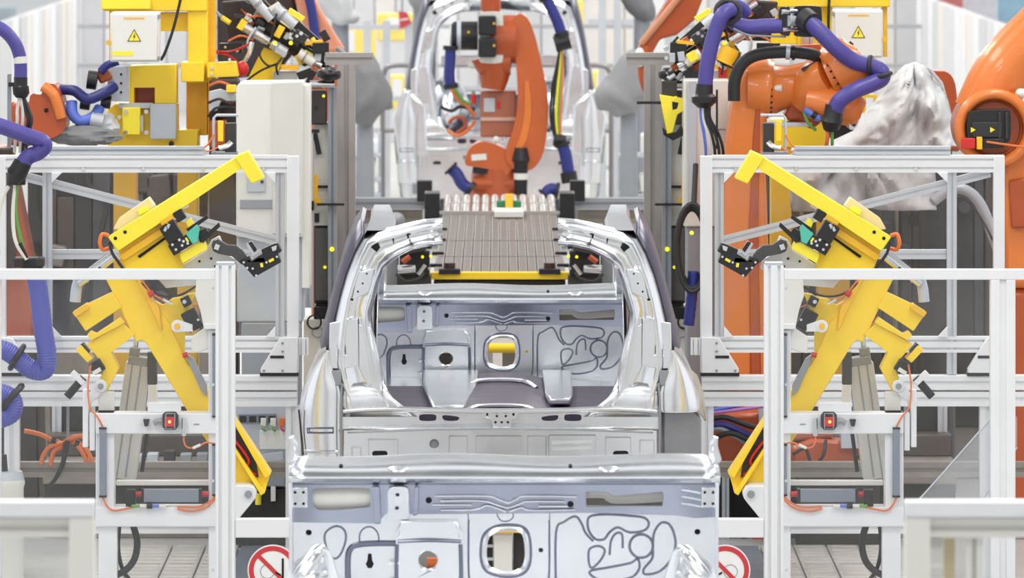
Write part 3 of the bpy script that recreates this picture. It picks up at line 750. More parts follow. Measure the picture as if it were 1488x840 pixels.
# ------------------------------------------------------------------ sensor stands (white welded frames)
def stand(mir, label, side):
    s = 345; m = pm(s, mir); z0 = zline(s, 0)
    t = thing('clamp_stand', label, 'stand', m(228, z0, .1), 'white clamp stands')
    part(t, 'upright', MB().rect(m, 139, 600, 166, 762, .10), WHITE, bevel=.004)
    part(t, 'leg', MB().rect(m, 143, 762, 170, z0, .10), WHITE, bevel=.004)
    part(t, 'leg', MB().rect(m, 303, 762, 318, z0, .10), WHITE, bevel=.004)
    part(t, 'upright', MB().rect(m, 303, 480, 320, 762, .09), WHITE, bevel=.004)
    part(t, 'top_bar', MB().rect(m, 139, 600, 318, 630, .12, -.02), WHITE, bevel=.005)
    part(t, 'bottom_bar', MB().rect(m, 139, 736, 318, 765, .12, -.02), WHITE, bevel=.005)
    part(t, 'back_bar', MB().rect(m, 166, 703, 303, 710, .05, .12), OFFW, bevel=.003)
    part(t, 'hanging_plate', MB().rect(m, 120, 566, 128, 650, .05), WHITE, bevel=.003)
    part(t, 'hanging_plate', MB().rect(m, 130, 600, 138, 655, .05), WHITE, bevel=.003)
    part(t, 'console_plate', MB().prism(m, [(141, 572), (164, 572), (164, 600), (141, 600)], .03, .09), OFFW, bevel=.003)
    part(t, 'console_plate', MB().rect(m, 214, 586, 262, 600, .05, .02), WHITE, bevel=.003)
    part(t, 'cover_plate', MB().prism(m, [(285, 406), (298, 404), (318, 404), (318, 500), (292, 512), (278, 514), (278, 490), (296, 478), (290, 450), (283, 430)], .05, .02), OFFW, bevel=.004)
    part(t, 'shelf', MB().rect(m, 296, 470, 318, 478, .08, -.02), WHITE, bevel=.003)
    # lug carrying the clamp's lower pivot
    lg = part(t, 'pivot_lug', MB().prism(m, [(318, 706), (361, 706), (368, 709), (372, 716), (371, 724), (366, 731), (338, 765), (318, 765)], .17, .0), WHITE, bevel=.004)
    part(lg, 'pivot_pin', MB().disc(m, 361, 718, 5.4, .26, -.015, 18), GREY)
    # light curtains
    def curtain(x0, y0, x1, y1, d=-.03):
        c = part(t, 'light_curtain', MB().rect(m, x0, y0, x1, y1, .03, d), mat('curtain_grey', (132, 140, 152), .35, .2, .04), bevel=.003)
        vert = abs(y1 - y0) > abs(x1 - x0)
        for k in (0, 1):
            if vert:
                yy = y0 if k == 0 else y1 - 3; part(c, 'end_cap', MB().rect(m, x0 - .4, yy, x1 + .4, yy + 3, .034, d - .002), BLK)
            else:
                xx = x0 - 3 if k == 0 else x1; part(c, 'end_cap', MB().rect(m, xx, y0 - .5, xx + 3, y1 + .5, .034, d - .002), BLK)
    curtain(145, 620, 155, 722); curtain(309, 484, 314, 606); curtain(309, 644, 314, 720)
    curtain(209, 710, 290, 729, -.03)
    for x in (199, 297):
        part(t, 'red_coupling', MB().cyl(m(x - 5, 718, .0), m(x + 6, 718, .0), 4 / s, 10), RED)
    part(t, 'valve', MB().rect(m, 183, 711, 197, 735, .04, -.02), BLK, bevel=.003)
    # signal sensor on the top bar
    sb = part(t, 'sensor', MB().prism(m, [(237, 601), (241, 597), (256, 597), (260, 602), (260, 618), (256, 623), (241, 623), (237, 618)], .03, -.055), BLK, bevel=.002)
    part(sb, 'sensor_face', MB().rect(m, 240, 604, 255, 618, .006, -.061), RED, bevel=.001)
    part(sb, 'sensor_lamp', MB().disc(m, 247.5, 611, 2.2, .003, -.0645, 10), mat('warm_lamp', (255, 190, 80), .4, 0, .02, emit=2.5))
    part(sb, 'grey_frame', MB().tube([m(242, 599, -.06), m(255, 599, -.06), m(255, 621, -.06), m(242, 621, -.06)], 1.0 / s, n=6, smooth=1, closed=True), GREY)
    part(sb, 'connector', MB().ptube(m, [(236, 611, -.04), (230, 610, -.04), (224, 614, -.04)], 4, n=8, smooth=3), GREY)
    cy_ = part(t, 'fitting', MB().cyl(m(268, 606, -.04), m(268, 632, -.04), 3.4 / s, 10), CHROME)
    part(t, 'stopper', MB().prism(m, [(209, 608), (218, 608), (216, 618), (211, 618)], .03, -.05), BLK)
    part(t, 'print_strip', MB().rect(m, 282, 615, 290, 617, .002, -.022), GREY)
    # cables
    def cab(pts, r=1.2, mt=COPPER): part(t, 'cable', MB().ptube(m, pts, r, n=6, smooth=6), mt)
    cab([(150, 722, -.02), (156, 734, -.03), (166, 741, -.03), (185, 738, -.03), (200, 735, -.03), (212, 734, -.035)], 1.4)
    cab([(258, 738, -.03), (275, 742, -.03), (296, 738, -.03), (312, 726, -.03), (312, 720, -.02)], 1.4)
    cab([(258, 735, -.03), (285, 736, -.03), (300, 731, -.03), (312, 722, -.03)], 1.4)
    cab([(150, 620, -.02), (143, 606, -.03), (131, 590, -.02), (128, 560, 0), (132, 530, .0)], 1.3)
    cab([(311, 644, -.02), (300, 642, -.03), (292, 646, -.04)], 1.2); cab([(282, 650, -.04), (272, 648, -.04), (268, 640, -.04), (268, 632, -.04)], 1.2)
    part(t, 'cable_sleeve', MB().ptube(m, [(281, 650, -.04), (292, 645, -.04)], 2.2, n=8, smooth=1), WCABLE)
    for x0, x1, mt in ((192, 204, GREENC), (204, 214, WCABLE), (222, 232, LBLUE), (232, 242, WCABLE)):
        part(t, 'plug', MB().ptube(m, [(x0, 734, -.035), (x1, 734, -.035)], 2.4, n=8, smooth=1), mt)
    part(t, 'plug', MB().ptube(m, [(214, 734, -.035), (222, 734, -.035)], 4.2, n=10, smooth=1), BLK)
    part(t, 'hose', MB().ptube(m, [(192, 765, .06), (198, 790, .06), (194, 815, .06), (180, 832, .06), (158, 842, .06), (140, 850, .1)], 5, n=10, smooth=6), RUB)
    part(t, 'hose', MB().ptube(m, [(216, 560, .40), (206, 640, .40), (198, 700, .40)], 3, n=8, smooth=4), RUB)
    part(t, 'hose', MB().ptube(m, [(172, 765, .08), (170, 800, .08), (176, 830, .08), (186, 845, .08)], 3, n=8, smooth=4), BLK)
    # pneumatic cylinder leaning between stand and clamp
    cyl = part(t, 'air_cylinder', MB().rrect(m, 182, 624, 38, 172, 8, .10, .36), mat('cylinder_grey', (204, 204, 200), .45, .05, .03), bevel=.006)
    for q in (-9, 4): part(cyl, 'cylinder_groove', MB().rrect(m, 182 + q, 624, 2.2, 168, 8, .004, .358), GREY)
    part(cyl, 'cylinder_head', MB().rrect(m, 193, 536, 30, 12, 8, .11, .355), GREY, bevel=.004)
    part(cyl, 'rod_nose', MB().rrect(m, 187, 524, 15, 16, 8, .06, .37), GREY, bevel=.004)
    part(cyl, 'piston_rod', MB().ptube(m, [(188, 524, .40), (190, 502, .40), (192, 486, .36)], 4, n=10, smooth=1), CHROME)
    part(t, 'damper_rod', MB().rect(m, 207, 522, 221, 570, .05, .35), mat('graphite', (70, 70, 72), .45, 0, .06), bevel=.003)
    part(t, 'damper_sleeve', MB().rect(m, 208, 570, 221, 608, .06, .345), WHITE, bevel=.003)
    return t
stand(False, 'white sensor stand with grey air cylinder carrying the left yellow clamp', 'l')
stand(True, 'white sensor stand with grey air cylinder carrying the right yellow clamp', 'r')

# ------------------------------------------------------------------ tilting yellow clamps
def clamp(mir, label):
    s = 343; m = pm(s, mir)
    t = thing('tilting_clamp', label, 'clamp', m(361, 718, .05), 'yellow tilting clamps')
    bm_ = part(t, 'boom', MB().prism(m, [(158, 343), (345, 226), (353, 243), (172, 364)], .10, -.06), YELB, bevel=.005, label='long bright yellow bar')
    part(bm_, 'boom_head', MB().prism(m, [(342, 227), (361, 218), (385, 258), (367, 266)], .13, -.075), YELB, bevel=.005)
    part(bm_, 'hole', MB().disc(m, 169, 345, 2.6, .003, -.0625, 10), HOLE); part(bm_, 'hole', MB().disc(m, 183, 336, 2.6, .003, -.0625, 10), HOLE)
    part(t, 'wedge_cover', MB().prism(m, [(163, 334), (172, 318), (215, 288), (224, 301), (175, 336)], .10, .05), BEIGE, bevel=.004, label='pale beige cover')
    part(t, 'yellow_tab', MB().prism(m, [(199, 306), (213, 299), (216, 306), (202, 314)], .05, .03), YELB, bevel=.002)
    part(t, 'body_plate', MB().prism(m, [(171, 364), (238, 320), (250, 336), (258, 352), (264, 370), (266, 388), (258, 402), (188, 404), (178, 380)], .08, .0), YEL, bevel=.004)
    part(t, 'body_rib', MB().prism(m, [(172, 372), (236, 330), (241, 338), (180, 378)], .03, -.03), AMB, bevel=.003)
    part(t, 'body_rib', MB().prism(m, [(200, 372), (246, 340), (248, 342), (203, 375)], .006, -.006), HOLE)
    # main beam and its arms
    part(t, 'main_beam', MB().prism(m, [(150, 398), (192, 398), (212, 426), (238, 460), (246, 470), (268, 520), (334, 612), (352, 640), (392, 690), (384, 718), (372, 703), (341, 704), (318, 668), (275, 602), (212, 498), (205, 494), (198, 498), (193, 488), (166, 430)], .09, .0), YEL, bevel=.004)
    fl_ = part(t, 'flange', MB().prism(m, [(196, 400), (203, 400), (232, 448), (236, 480), (232, 476), (224, 456)], .05, -.03), AMB, bevel=.003)
    part(t, 'right_arm', MB().prism(m, [(222, 436), (236, 444), (250, 434), (266, 432), (272, 428), (284, 426), (276, 445), (268, 462), (268, 516), (302, 570), (300, 590), (240, 490)], .05, .015), YEL, bevel=.003)
    part(t, 'upper_arm', MB().prism(m, [(106, 453), (128, 441), (164, 424), (178, 446), (125, 481)], .08, -.02), YEL, bevel=.004)
    part(t, 'arm_step', MB().prism(m, [(106, 453), (126, 440), (131, 447), (111, 460)], .10, -.05), AMB, bevel=.003)
    part(t, 'middle_arm', MB().prism(m, [(127, 486), (132, 480), (140, 484), (176, 460), (182, 468), (134, 494)], .06, -.03), YEL, bevel=.003)
    part(t, 'lower_arm', MB().prism(m, [(126, 500), (178, 468), (197, 486), (162, 512), (173, 535), (160, 560), (155, 570), (148, 574), (142, 566), (146, 548), (152, 532)], .09, -.01), YEL, bevel=.004)
    part(t, 'arm_tip', MB().prism(m, [(110, 508), (118, 501), (136, 521), (128, 527)], .10, -.02), YEL, bevel=.003)
    part(t, 'tip_gap', MB().prism(m, [(116, 502), (120, 499), (130, 512), (126, 516)], .08, .0), BLK)
    part(t, 'beam_strut', MB().prism(m, [(268, 512), (281, 520), (301, 560), (301, 576), (292, 566)], .03, -.02), GREY, bevel=.002)
    part(t, 'beam_edge', MB().prism(m, [(336, 606), (340, 606), (394, 688), (386, 694)], .16, -.05), YEL, bevel=.003)
    part(t, 'beam_edge', MB().prism(m, [(338, 650), (342, 648), (386, 714), (380, 718)], .16, -.06), YEL, bevel=.003)
    part(t, 'pocket', MB().prism(m, [(341, 618), (372, 668), (376, 694), (366, 690), (341, 652)], .01, -.006), DGREY)
    part(t, 'cable', MB().ptube(m, [(342, 640, -.02), (352, 652, -.03), (362, 668, -.03), (360, 680, -.02), (372, 690, -.02)], 2, n=6, smooth=5), RED)
    for x, y, r in ((148, 559, 9), (259, 472, 9)):
        lg = part(t, 'pivot_lug', MB().disc(m, x, y, r, .03, -.075, 24), WHITE, bevel=.002)
        part(lg, 'lug_tail', MB().prism(m, [(x - 26, y + 30), (x - 14, y + 4), (x - 7, y - 5), (x + 4, y + 8), (x - 12, y + 22), (x - 16, y + 32)] if x < 200 else [(x + 2, y - 9), (x + 22, y - 2), (x + 22, y + 8), (x + 4, y + 8)], .02, -.07), WHITE, bevel=.002)
        part(lg, 'pivot_pin', MB().disc(m, x, y, 4.4, .02, -.082, 14), GREY if x < 200 else AMB)
    bx = part(t, 'switch_box', MB().rrect(m, 280, 464, 22, 30, -28, .06, -.06), BLK, bevel=.003)
    for x, y in ((289, 463), (280, 479)): part(bx, 'screw', MB().disc(m, x, y, 2, .003, -.062, 8), CHROME)
    part(t, 'switch_head', MB().rrect(m, 271, 437, 13, 14, -28, .05, -.05), BLK, bevel=.003)
    part(t, 'switch_eye', MB().disc(m, 269, 437, 3, .02, -.06, 10), CHROME)
    part(t, 'limit_switch', MB().rrect(m, 142, 532, 18, 18, -32, .05, -.05), BLK, bevel=.003)
    part(t, 'switch_label', MB().rrect(m, 142, 538, 13, 6, -32, .006, -.056), OFFW)
    part(t, 'proximity_probe', MB().ptube(m, [(98, 576, -.02), (122, 548, -.02)], 6, n=12, smooth=1), BLK)
    part(t, 'probe_bracket', MB().rrect(m, 114, 548, 24, 8, 44, .04, -.05), WHITE, bevel=.003)
    part(t, 'cable', MB().ptube(m, [(196, 398, -.02), (214, 418, -.03), (236, 429, -.03), (262, 428, -.03), (290, 412, -.03), (305, 400, 0)], 1.5, n=6, smooth=6), RUB)
    part(t, 'cable', MB().ptube(m, [(202, 400, -.03), (222, 425, -.04), (240, 436, -.04)], 1.3, n=6, smooth=5), COPPER)
    part(t, 'red_knob', MB().ptube(m, [(217, 428, -.04), (224, 424, -.04)], 4.4, n=10, smooth=1), RED)
    part(t, 'red_knob', MB().ptube(m, [(266, 516, -.03), (273, 514, -.03)], 3.8, n=10, smooth=1), RED)
    part(t, 'cable_end', MB().ptube(m, [(238, 434, -.045), (251, 441, -.045)], 2.4, n=8, smooth=1), CHROME)
    part(t, 'cable', MB().ptube(m, [(281, 442, -.05), (300, 452, -.03), (312, 478, -.02)], 1.1, n=6, smooth=5), COPPER)
    # sensor cluster under the boom
    h = part(t, 'gripper_block', MB().rrect(m, 250, 336, 24, 27, -32, .07, -.08), BLK, bevel=.003)
    for x, y in ((242, 331), (246, 327)): part(h, 'logo_plate', MB().rrect(m, x, y, 4, 7, 25, .003, -.083), LGREY)
    p2 = part(t, 'screw_plate', MB().rrect(m, 264, 354, 34, 17, -32, .05, -.07), BLK, bevel=.003)
    sc = MB()
    for x, y in ((252, 354), (262, 347), (257, 361), (266, 355), (274, 352), (268, 349)): sc.disc(m, x, y, 2.1, .004, -.074, 8)
    part(p2, 'screw', sc, CHROME, kind='stuff')
    part(p2, 'yellow_label', MB().rrect(m, 273, 347, 3, 7, -32, .003, -.073), YELB)
    part(t, 'small_block', MB().rrect(m, 262, 312, 14, 16, -32, .06, -.07), BLK, bevel=.003)
    part(t, 'small_block', MB().rrect(m, 244, 318, 22, 7, -32, .05, -.065), AMB, bevel=.002)
    part(t, 'fitting', MB().ptube(m, [(262, 304, -.04), (274, 297, -.04)], 3, n=8, smooth=1), CHROME)
    part(t, 'teal_jaw', MB().prism(m, [(271, 338), (288, 324), (291, 332), (289, 350), (281, 353)], .05, -.075), TEAL, bevel=.003, label='teal jaw pad')
    part(t, 'prong', MB().prism(m, [(271, 332), (302, 311), (304, 316), (276, 336)], .03, -.06), BLK, bevel=.002)
    part(t, 'prong', MB().prism(m, [(290, 348), (319, 322), (321, 328), (296, 352)], .03, -.06), BLK, bevel=.002)
    part(t, 'jaw_body', MB().prism(m, [(287, 336), (300, 330), (306, 340), (292, 352)], .04, -.055), BLK, bevel=.002)
    part(t, 'jaw_slide', MB().prism(m, [(270, 320), (278, 316), (284, 326), (274, 330)], .05, -.05), YELB, bevel=.002)
    part(t, 'lower_bar', MB().prism(m, [(261, 368), (297, 348), (303, 360), (266, 382)], .07, -.05), YELB, bevel=.003)
    part(t, 'cable', MB().ptube(m, [(158, 342, -.02), (149, 340, -.03), (146, 352, -.04), (150, 362, -.03), (160, 360, -.02)], 3, n=8, smooth=5), COPPER)
    part(t, 'cable', MB().ptube(m, [(160, 350, -.05), (164, 366, -.05), (172, 378, -.05), (180, 390, -.04)], 2.2, n=8, smooth=5), RUB)
    part(t, 'cylinder_tube', MB().ptube(m, [(112, 412, .03), (166, 370, .03)], 8, n=12, smooth=1), CHROME)
    part(t, 'cylinder_tube', MB().ptube(m, [(108, 440, .05), (112, 412, .05), (125, 404, .05)], 8, n=12, smooth=3), LGREY)
    part(t, 'cylinder_cap', MB().rrect(m, 144, 396, 12, 12, -38, .05, .0), BLK)
    # silver adapter and the black locating head
    part(t, 'adapter_plate', MB().prism(m, [(262, 388), (298, 366), (306, 350), (318, 344), (330, 372), (342, 378), (346, 392), (318, 404), (285, 416), (240, 420), (226, 404)], .04, .05), mat('silver_plate', (216, 218, 222), .4, .15, .03), bevel=.003)
    ds = MB()
    for x, y in ((289, 381), (300, 395), (282, 398), (312, 388), (306, 377)): ds.disc(m, x, y, 1.8, .003, .047, 8)
    part(t, 'drilled_hole', ds, HOLE, kind='stuff')
    lk = part(t, 'locating_link', MB().prism(m, [(308, 356), (310, 349), (318, 347), (330, 355), (344, 356), (352, 362), (360, 374), (352, 384), (338, 372), (318, 368), (310, 364)], .05, -.04), mat('graphite', (70, 70, 72)), bevel=.004)
    part(lk, 'link_bolt', MB().rrect(m, 316, 358, 7, 8, 20, .02, -.05), CHROME, bevel=.001)
    hd = part(t, 'locating_head', MB().prism(m, [(349, 378), (362, 371), (366, 378), (382, 368), (380, 362), (396, 354), (404, 352), (410, 364), (404, 368), (409, 380), (370, 402)], .08, -.05), BLK, bevel=.004)
    part(hd, 'head_fork', MB().prism(m, [(358, 354), (366, 350), (376, 368), (368, 374)], .05, -.03), ALU, bevel=.002)
    part(hd, 'head_fork', MB().prism(m, [(361, 352), (366, 350), (374, 362), (370, 366)], .02, -.036), BLK)
    part(hd, 'chrome_plate', MB().prism(m, [(395, 358), (403, 355), (402, 362), (397, 364)], .006, -.056), CHROME)
    part(hd, 'yellow_mark', MB().rrect(m, 381, 384, 4, 6, -10, .003, -.053), YELB); part(hd, 'yellow_mark', MB().rrect(m, 395, 377, 8, 4, -28, .003, -.053), YELB)
    sc = MB()
    for x, y in ((355, 380), (360, 388), (368, 389), (373, 399), (388, 380), (403, 372)): sc.disc(m, x, y, 1.8, .004, -.054, 8)
    part(hd, 'screw', sc, CHROME, kind='stuff')
    return t
clamp(False, 'yellow tilting clamp with long raised bar beside the cream cabinet')
clamp(True, 'yellow tilting clamp with long raised bar below the large orange robot')

# ------------------------------------------------------------------ prohibition signs on the lower panes
def sign(mir, label):
    m = pm(362, mir)
    cx, cy, R = (396, 830, 37) if not mir else (398, 830, 37)
    t = thing('prohibition_sign', label, 'sign', m(cx, cy + R, -.004), 'round prohibition signs')
    part(t, 'sign_plate', MB().disc(m, cx, cy, R, .004, .034, 40), mat('sign_white', (240, 240, 240), .4))
    ring = [(cx + (R - 2) * math.cos(a * math.pi / 24), cy + (R - 2) * math.sin(a * math.pi / 24)) for a in range(48)]
    rin = [(cx + (R - 9) * math.cos(a * math.pi / 24), cy + (R - 9) * math.sin(a * math.pi / 24)) for a in range(48)]
    part(t, 'red_ring', MB().prism(m, ring, .002, .032, holes=[rin]), mat('sign_red', (206, 58, 62), .4), smooth=False)
    # the bar falls from upper left to lower right on both signs; a mirrored map needs the other slope
    part(t, 'red_bar', MB().rrect(m, cx, cy, 2 * R - 14, 6, 45 if not mir else -45, .002, .0318), mat('sign_red', (206, 58, 62)), smooth=False)
    part(t, 'black_figure', MB().prism(m, [(cx + 13, cy - 17), (cx + 16, cy - 17), (cx + 16, cy + 20), (cx + 13, cy + 20)], .001, .0314), HOLE, smooth=False)
    part(t, 'black_figure', MB().prism(m, [(cx + 4, cy + 2), (cx + 12, cy + 6), (cx + 12, cy + 9), (cx + 4, cy + 5)], .001, .0314), HOLE, smooth=False)
    part(t, 'thin_outline', MB().ring(m, cx - 8, cy + 2, 10, .5, .033, 24, k=6), GREY)
sign(False, 'round red and white prohibition sign on the pane left of the underbody')
sign(True, 'round red and white prohibition sign on the pane right of the underbody')

# ------------------------------------------------------------------ yellow gantry columns with switch cabinets
def bolts(par, m, pts, r, d, mt=CHROME, name='bolt', dep=.012):
    b = None
    for x, y in pts:
        if b is None:
            b = part(par, name, MB().disc(m, x, y, r, dep, d, 10), mt); p0 = m(x, y, d)
        else: twins(b, par, [m(x, y, d) - p0])

def warning_cabinet(mir, x0, y0, x1, y1, s, label, strip):
    m = pm(s, mir); w = x1 - x0
    t = thing('switch_cabinet', label, 'cabinet', m((x0 + x1) / 2, y1, 0), 'white switch cabinets')
    part(t, 'housing', MB().rect(m, x0, y0, x1, y1, .16, 0), WHITE, bevel=.008)
    part(t, 'mount_plate', MB().rect(m, x0 + 10, y0 + 10, x1 - 10, y1 - 10, .22, .16), GREY)
    part(t, 'door', MB().rect(m, x0 + 2, y0 + 2, x1 - 2, y1 - 2, .02, -.02), OFFW, bevel=.006)
    cx, cy = (x0 + x1) / 2, (y0 + y1) / 2 - 2
    part(t, 'warning_sign', MB().prism(m, [(cx - 10, cy + 8), (cx, cy - 10), (cx + 10, cy + 8)], .002, -.0225), HOLE, smooth=False)
    part(t, 'sign_face', MB().prism(m, [(cx - 8.2, cy + 7), (cx, cy - 7.8), (cx + 8.2, cy + 7)], .001, -.0235), YELB, smooth=False)
    q = -1 if mir else 1
    part(t, 'lightning_mark', MB().prism(m, [(cx + q * .8, cy - 3.5), (cx - q * 1.8, cy + 1.6), (cx - q * .2, cy + 1.6), (cx - q * 1, cy + 6), (cx + q * 1.8, cy + .4), (cx + q * .2, cy + .4), (cx + q * 1.8, cy - 3.5)], .001, -.0245), HOLE, smooth=False)
    lt = MB()
    for k in range(9): lt.rect(m, cx - 15 + k * 3.4, y0 + 7, cx - 12.4 + k * 3.4, y0 + 10, .001, -.0215)
    part(t, 'yellow_lettering', lt, AMB, kind='stuff', smooth=False)
    if strip: part(t, 'yellow_label', MB().rect(m, x0 + 4, y1 - 16, x0 + 34, y1 - 9, .001, -.0215), YELB, smooth=False)
    for y in (y0 + 6, y1 - 5): part(t, 'hinge', MB().rect(m, x1 - 1, y - 3, x1 + 2, y + 3, .03, -.01), GREY)
    part(t, 'side_knob', MB().disc(m, x0 - 2 if not mir else x0 - 3, cy + 10, 4, .02, .0, 12), AMB)
    return t

SL = 288
mL = pm(SL)
t = thing('gantry_column', 'yellow welded gantry column with grey plates beside the cream cabinet', 'column', mL(222, zline(SL, 0), .2), 'yellow gantry columns')
part(t, 'head_beam', MB().rect(mL, 148, -40, 300, 17, .30, .10), YEL, bevel=.006)
part(t, 'head_cap', MB().rect(mL, 146, -2, 218, 14, .06, .05), YELB, bevel=.004)
part(t, 'mast', MB().rect(mL, 271, 14, 300, 122, .26, .12), YEL, bevel=.005)
part(t, 'mast_side', MB().rect(mL, 299, -30, 310, 215, .10, .22), AMB, bevel=.004)
part(t, 'cross_tie', MB().rect(mL, 226, 20, 273, 47, .14, .18), YEL, bevel=.004)
part(t, 'side_flange', MB().rect(mL, 156, 14, 162, 96, .18, .14), AMB, bevel=.003)
part(t, 'lower_tie', MB().rect(mL, 262, 91, 296, 120, .20, .06), YEL, bevel=.005)
part(t, 'rear_mast', MB().rect(mL, 267, 118, 298, 200, .15, .24), AMB, bevel=.004)
part(t, 'yellow_block', MB().prism(mL, [(187, 96), (256, 94), (256, 152), (224, 152), (224, 128), (194, 128), (194, 152), (187, 152)], .16, .04), YEL, bevel=.005)
part(t, 'block_hollow', MB().rect(mL, 192, 126, 226, 154, .02, .19), ORGD)
g_ = part(t, 'grey_plate', MB().rect(mL, 156, 96, 187, 147, .03, -.0), LGREY, bevel=.003)
hs = MB()
for y in (108, 121, 134): hs.disc(mL, 176, y, 1.8, .004, -.003, 8)
part(g_, 'hole', hs, HOLE, kind='stuff')
part(t, 'base_block', MB().prism(mL, [(155, 160), (166, 152), (256, 152), (256, 190), (287, 190), (287, 216), (155, 216)], .2, .08), YEL, bevel=.006)
part(t, 'grey_plate', MB().rect(mL, 218, 151, 256, 202, .03, .0), LGREY, bevel=.003)
part(t, 'clamp_block', MB().rect(mL, 178, 156, 204, 196, .08, -.02), YELB, bevel=.006)
part(t, 'clamp_rail', MB().rect(mL, 172, 150, 222, 158, .06, .02), LGREY, bevel=.003)
part(t, 'clamp_lever', MB().rect(mL, 204, 168, 208, 192, .03, .0), LGREY, bevel=.002)
bolts(t, mL, [(183, 162), (213, 162), (183, 192), (213, 192), (174, 170), (174, 184), (163, 196)], 3.2, -.035)
bolts(t, mL, [(248, 210)], 4, .06, BLK, 'plug')
for x0, x1, y1 in ((163, 196, 330), (256, 286, 300)):
    part(t, 'leg', MB().rect(mL, x0, 214, x1, zline(SL, 0), .16, .10), AMB, bevel=.006)
part(t, 'cable', MB().ptube(mL, [(263, -5, .02), (252, 40, .03), (240, 75, .03), (233, 88, .03)], 2.2, n=8, smooth=5), RUB)
part(t, 'bracket_arm', MB().prism(mL, [(300, 92), (342, 90), (346, 112), (300, 114)], .1, .06), YEL, bevel=.004)
bolts(t, mL, [(307, 99), (307, 109), (314, 88), (333, 87)], 2.2, .048)
warning_cabinet(False, 160, 18, 231, 90, 292, 'white switch cabinet with warning triangle on the left yellow column', True)
rl = thing('signal_ball', 'red round ball hanging beside the left yellow column', 'ball', pm(284)(352, 110), None)
part(rl, 'ball', MB().blob(pm(284)(352, 100), (.034, .034, .040), 0, nu=18, nv=12), RED)
part(rl, 'ball_stem', MB().ptube(pm(284), [(354, 92, 0), (362, 78, 0), (366, 62, .02)], 3.5, n=8, smooth=3), CHROME)
part(rl, 'ball_cable', MB().ptube(pm(284), [(366, 62, .02), (350, 70, .05), (330, 76, .08), (302, 74, .1)], 1.6, n=6, smooth=5), RED)

SL = 276
mR = pm(SL, True)      # mirrored coordinates: x -> 1452 - x
t = thing('gantry_column', 'yellow welded gantry column behind the violet hoses on the right', 'column', mR(240, zline(SL, 0), .2), 'yellow gantry columns')
part(t, 'head_beam', MB().rect(mR, 157, -40, 330, 11, .30, .10), YEL, bevel=.006)
part(t, 'mast', MB().rect(mR, 240, 8, 290, 80, .26, .16), YEL, bevel=.005)
part(t, 'mast_side', MB().rect(mR, 300, 0, 320, 60, .2, .3), AMB, bevel=.005)
part(t, 'side_flange', MB().rect(mR, 160, 10, 166, 84, .18, .14), AMB, bevel=.003)
part(t, 'lower_tie', MB().rect(mR, 250, 48, 330, 66, .2, .2), YEL, bevel=.004)
part(t, 'base_block', MB().rect(mR, 200, 175, 330, 216, .2, .12), YEL, bevel=.006)
part(t, 'base_tab', MB().prism(mR, [(288, 140), (312, 138), (312, 160), (288, 160)], .05, .2), YEL, bevel=.004)
for x0, x1 in ((215, 262), (300, 330)):
    part(t, 'leg', MB().rect(mR, x0, 214, x1, zline(SL, 0), .16, .14), AMB, bevel=.006)
part(t, 'cable', MB().ptube(mR, [(246, -5, .06), (247, 40, .08), (244, 80, .08)], 2.2, n=8, smooth=4), RUB)
for y in (55, 60, 66): part(t, 'chrome_pin', MB().rect(mR, 268 + (y - 55), 50, 274 + (y - 55), 74, .03, .13), CHROME)
part(t, 'corner_frame', MB().prism(mR, [(176, 138), (196, 138), (196, 170), (176, 170)], .04, .1, holes=[[(180, 143), (192, 143), (192, 165), (180, 165)]]), YEL, bevel=.003)
warning_cabinet(True, 169, 14, 241, 84, 279, 'white switch cabinet with warning triangle on the right yellow column', False)

# ------------------------------------------------------------------ cream machine cabinets
m = pm(294)
t = thing('machine_cabinet', 'tall cream machine cabinet with rounded corner left of the line', 'cabinet', m(392, zline(294, 0), .2), 'cream machine cabinets')
part(t, 'housing', MB().prism(m, [(343, 126), (349, 120), (440, 119), (440, 345), (343, 345)], .32, .0), OFFW, bevel=.008)
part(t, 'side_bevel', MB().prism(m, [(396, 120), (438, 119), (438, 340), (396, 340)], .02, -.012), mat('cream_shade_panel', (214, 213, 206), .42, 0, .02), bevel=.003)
part(t, 'edge_strip', MB().rect(m, 438, 124, 450, 420, .25, .04), OFFW, bevel=.004)
hd = part(t, 'hatch', MB().rect(m, 359, 250, 386, 279, .012, -.012), LGREY, bevel=.003)
part(hd, 'hatch_lock', MB().disc(m, 381, 264, 2.6, .005, -.016, 10), BLK)
part(t, 'window_band', MB().rect(m, 349, 290, 398, 303, .012, -.01), GREY, bevel=.002)
part(t, 'lower_shell', MB().rect(m, 343, 345, 440, 470, .3, .06), LGREY, bevel=.01)
part(t, 'plinth', MB().rect(m, 350, 470, 436, zline(294, 0), .28, .06), GREY, bevel=.008)
m = pm(300)
t = thing('machine_cabinet', 'tall cream machine cabinet half hidden behind the hanging violet hose', 'cabinet', m(1030, zline(300, 0), .2), 'cream machine cabinets')
m = pm(286)
part(t, 'housing', MB().rect(m, 994, 116, 1060, 330, .32, .02), OFFW, bevel=.008)
part(t, 'edge_strip', MB().rect(m, 1000, 118, 1012, 300, .02, -.005), LGREY, bevel=.002)
part(t, 'plinth', MB().rect(m, 998, 330, 1058, zline(286, 0), .28, .04), GREY, bevel=.008)
part(t, 'thin_pole', MB().rect(m, 1040, 130, 1043, 216, .02, -.03), BLK)
part(t, 'rod', MB().ptube(m, [(1034, 188, -.02), (1062, 188, -.02)], 1.5, n=6, smooth=1), GREY)

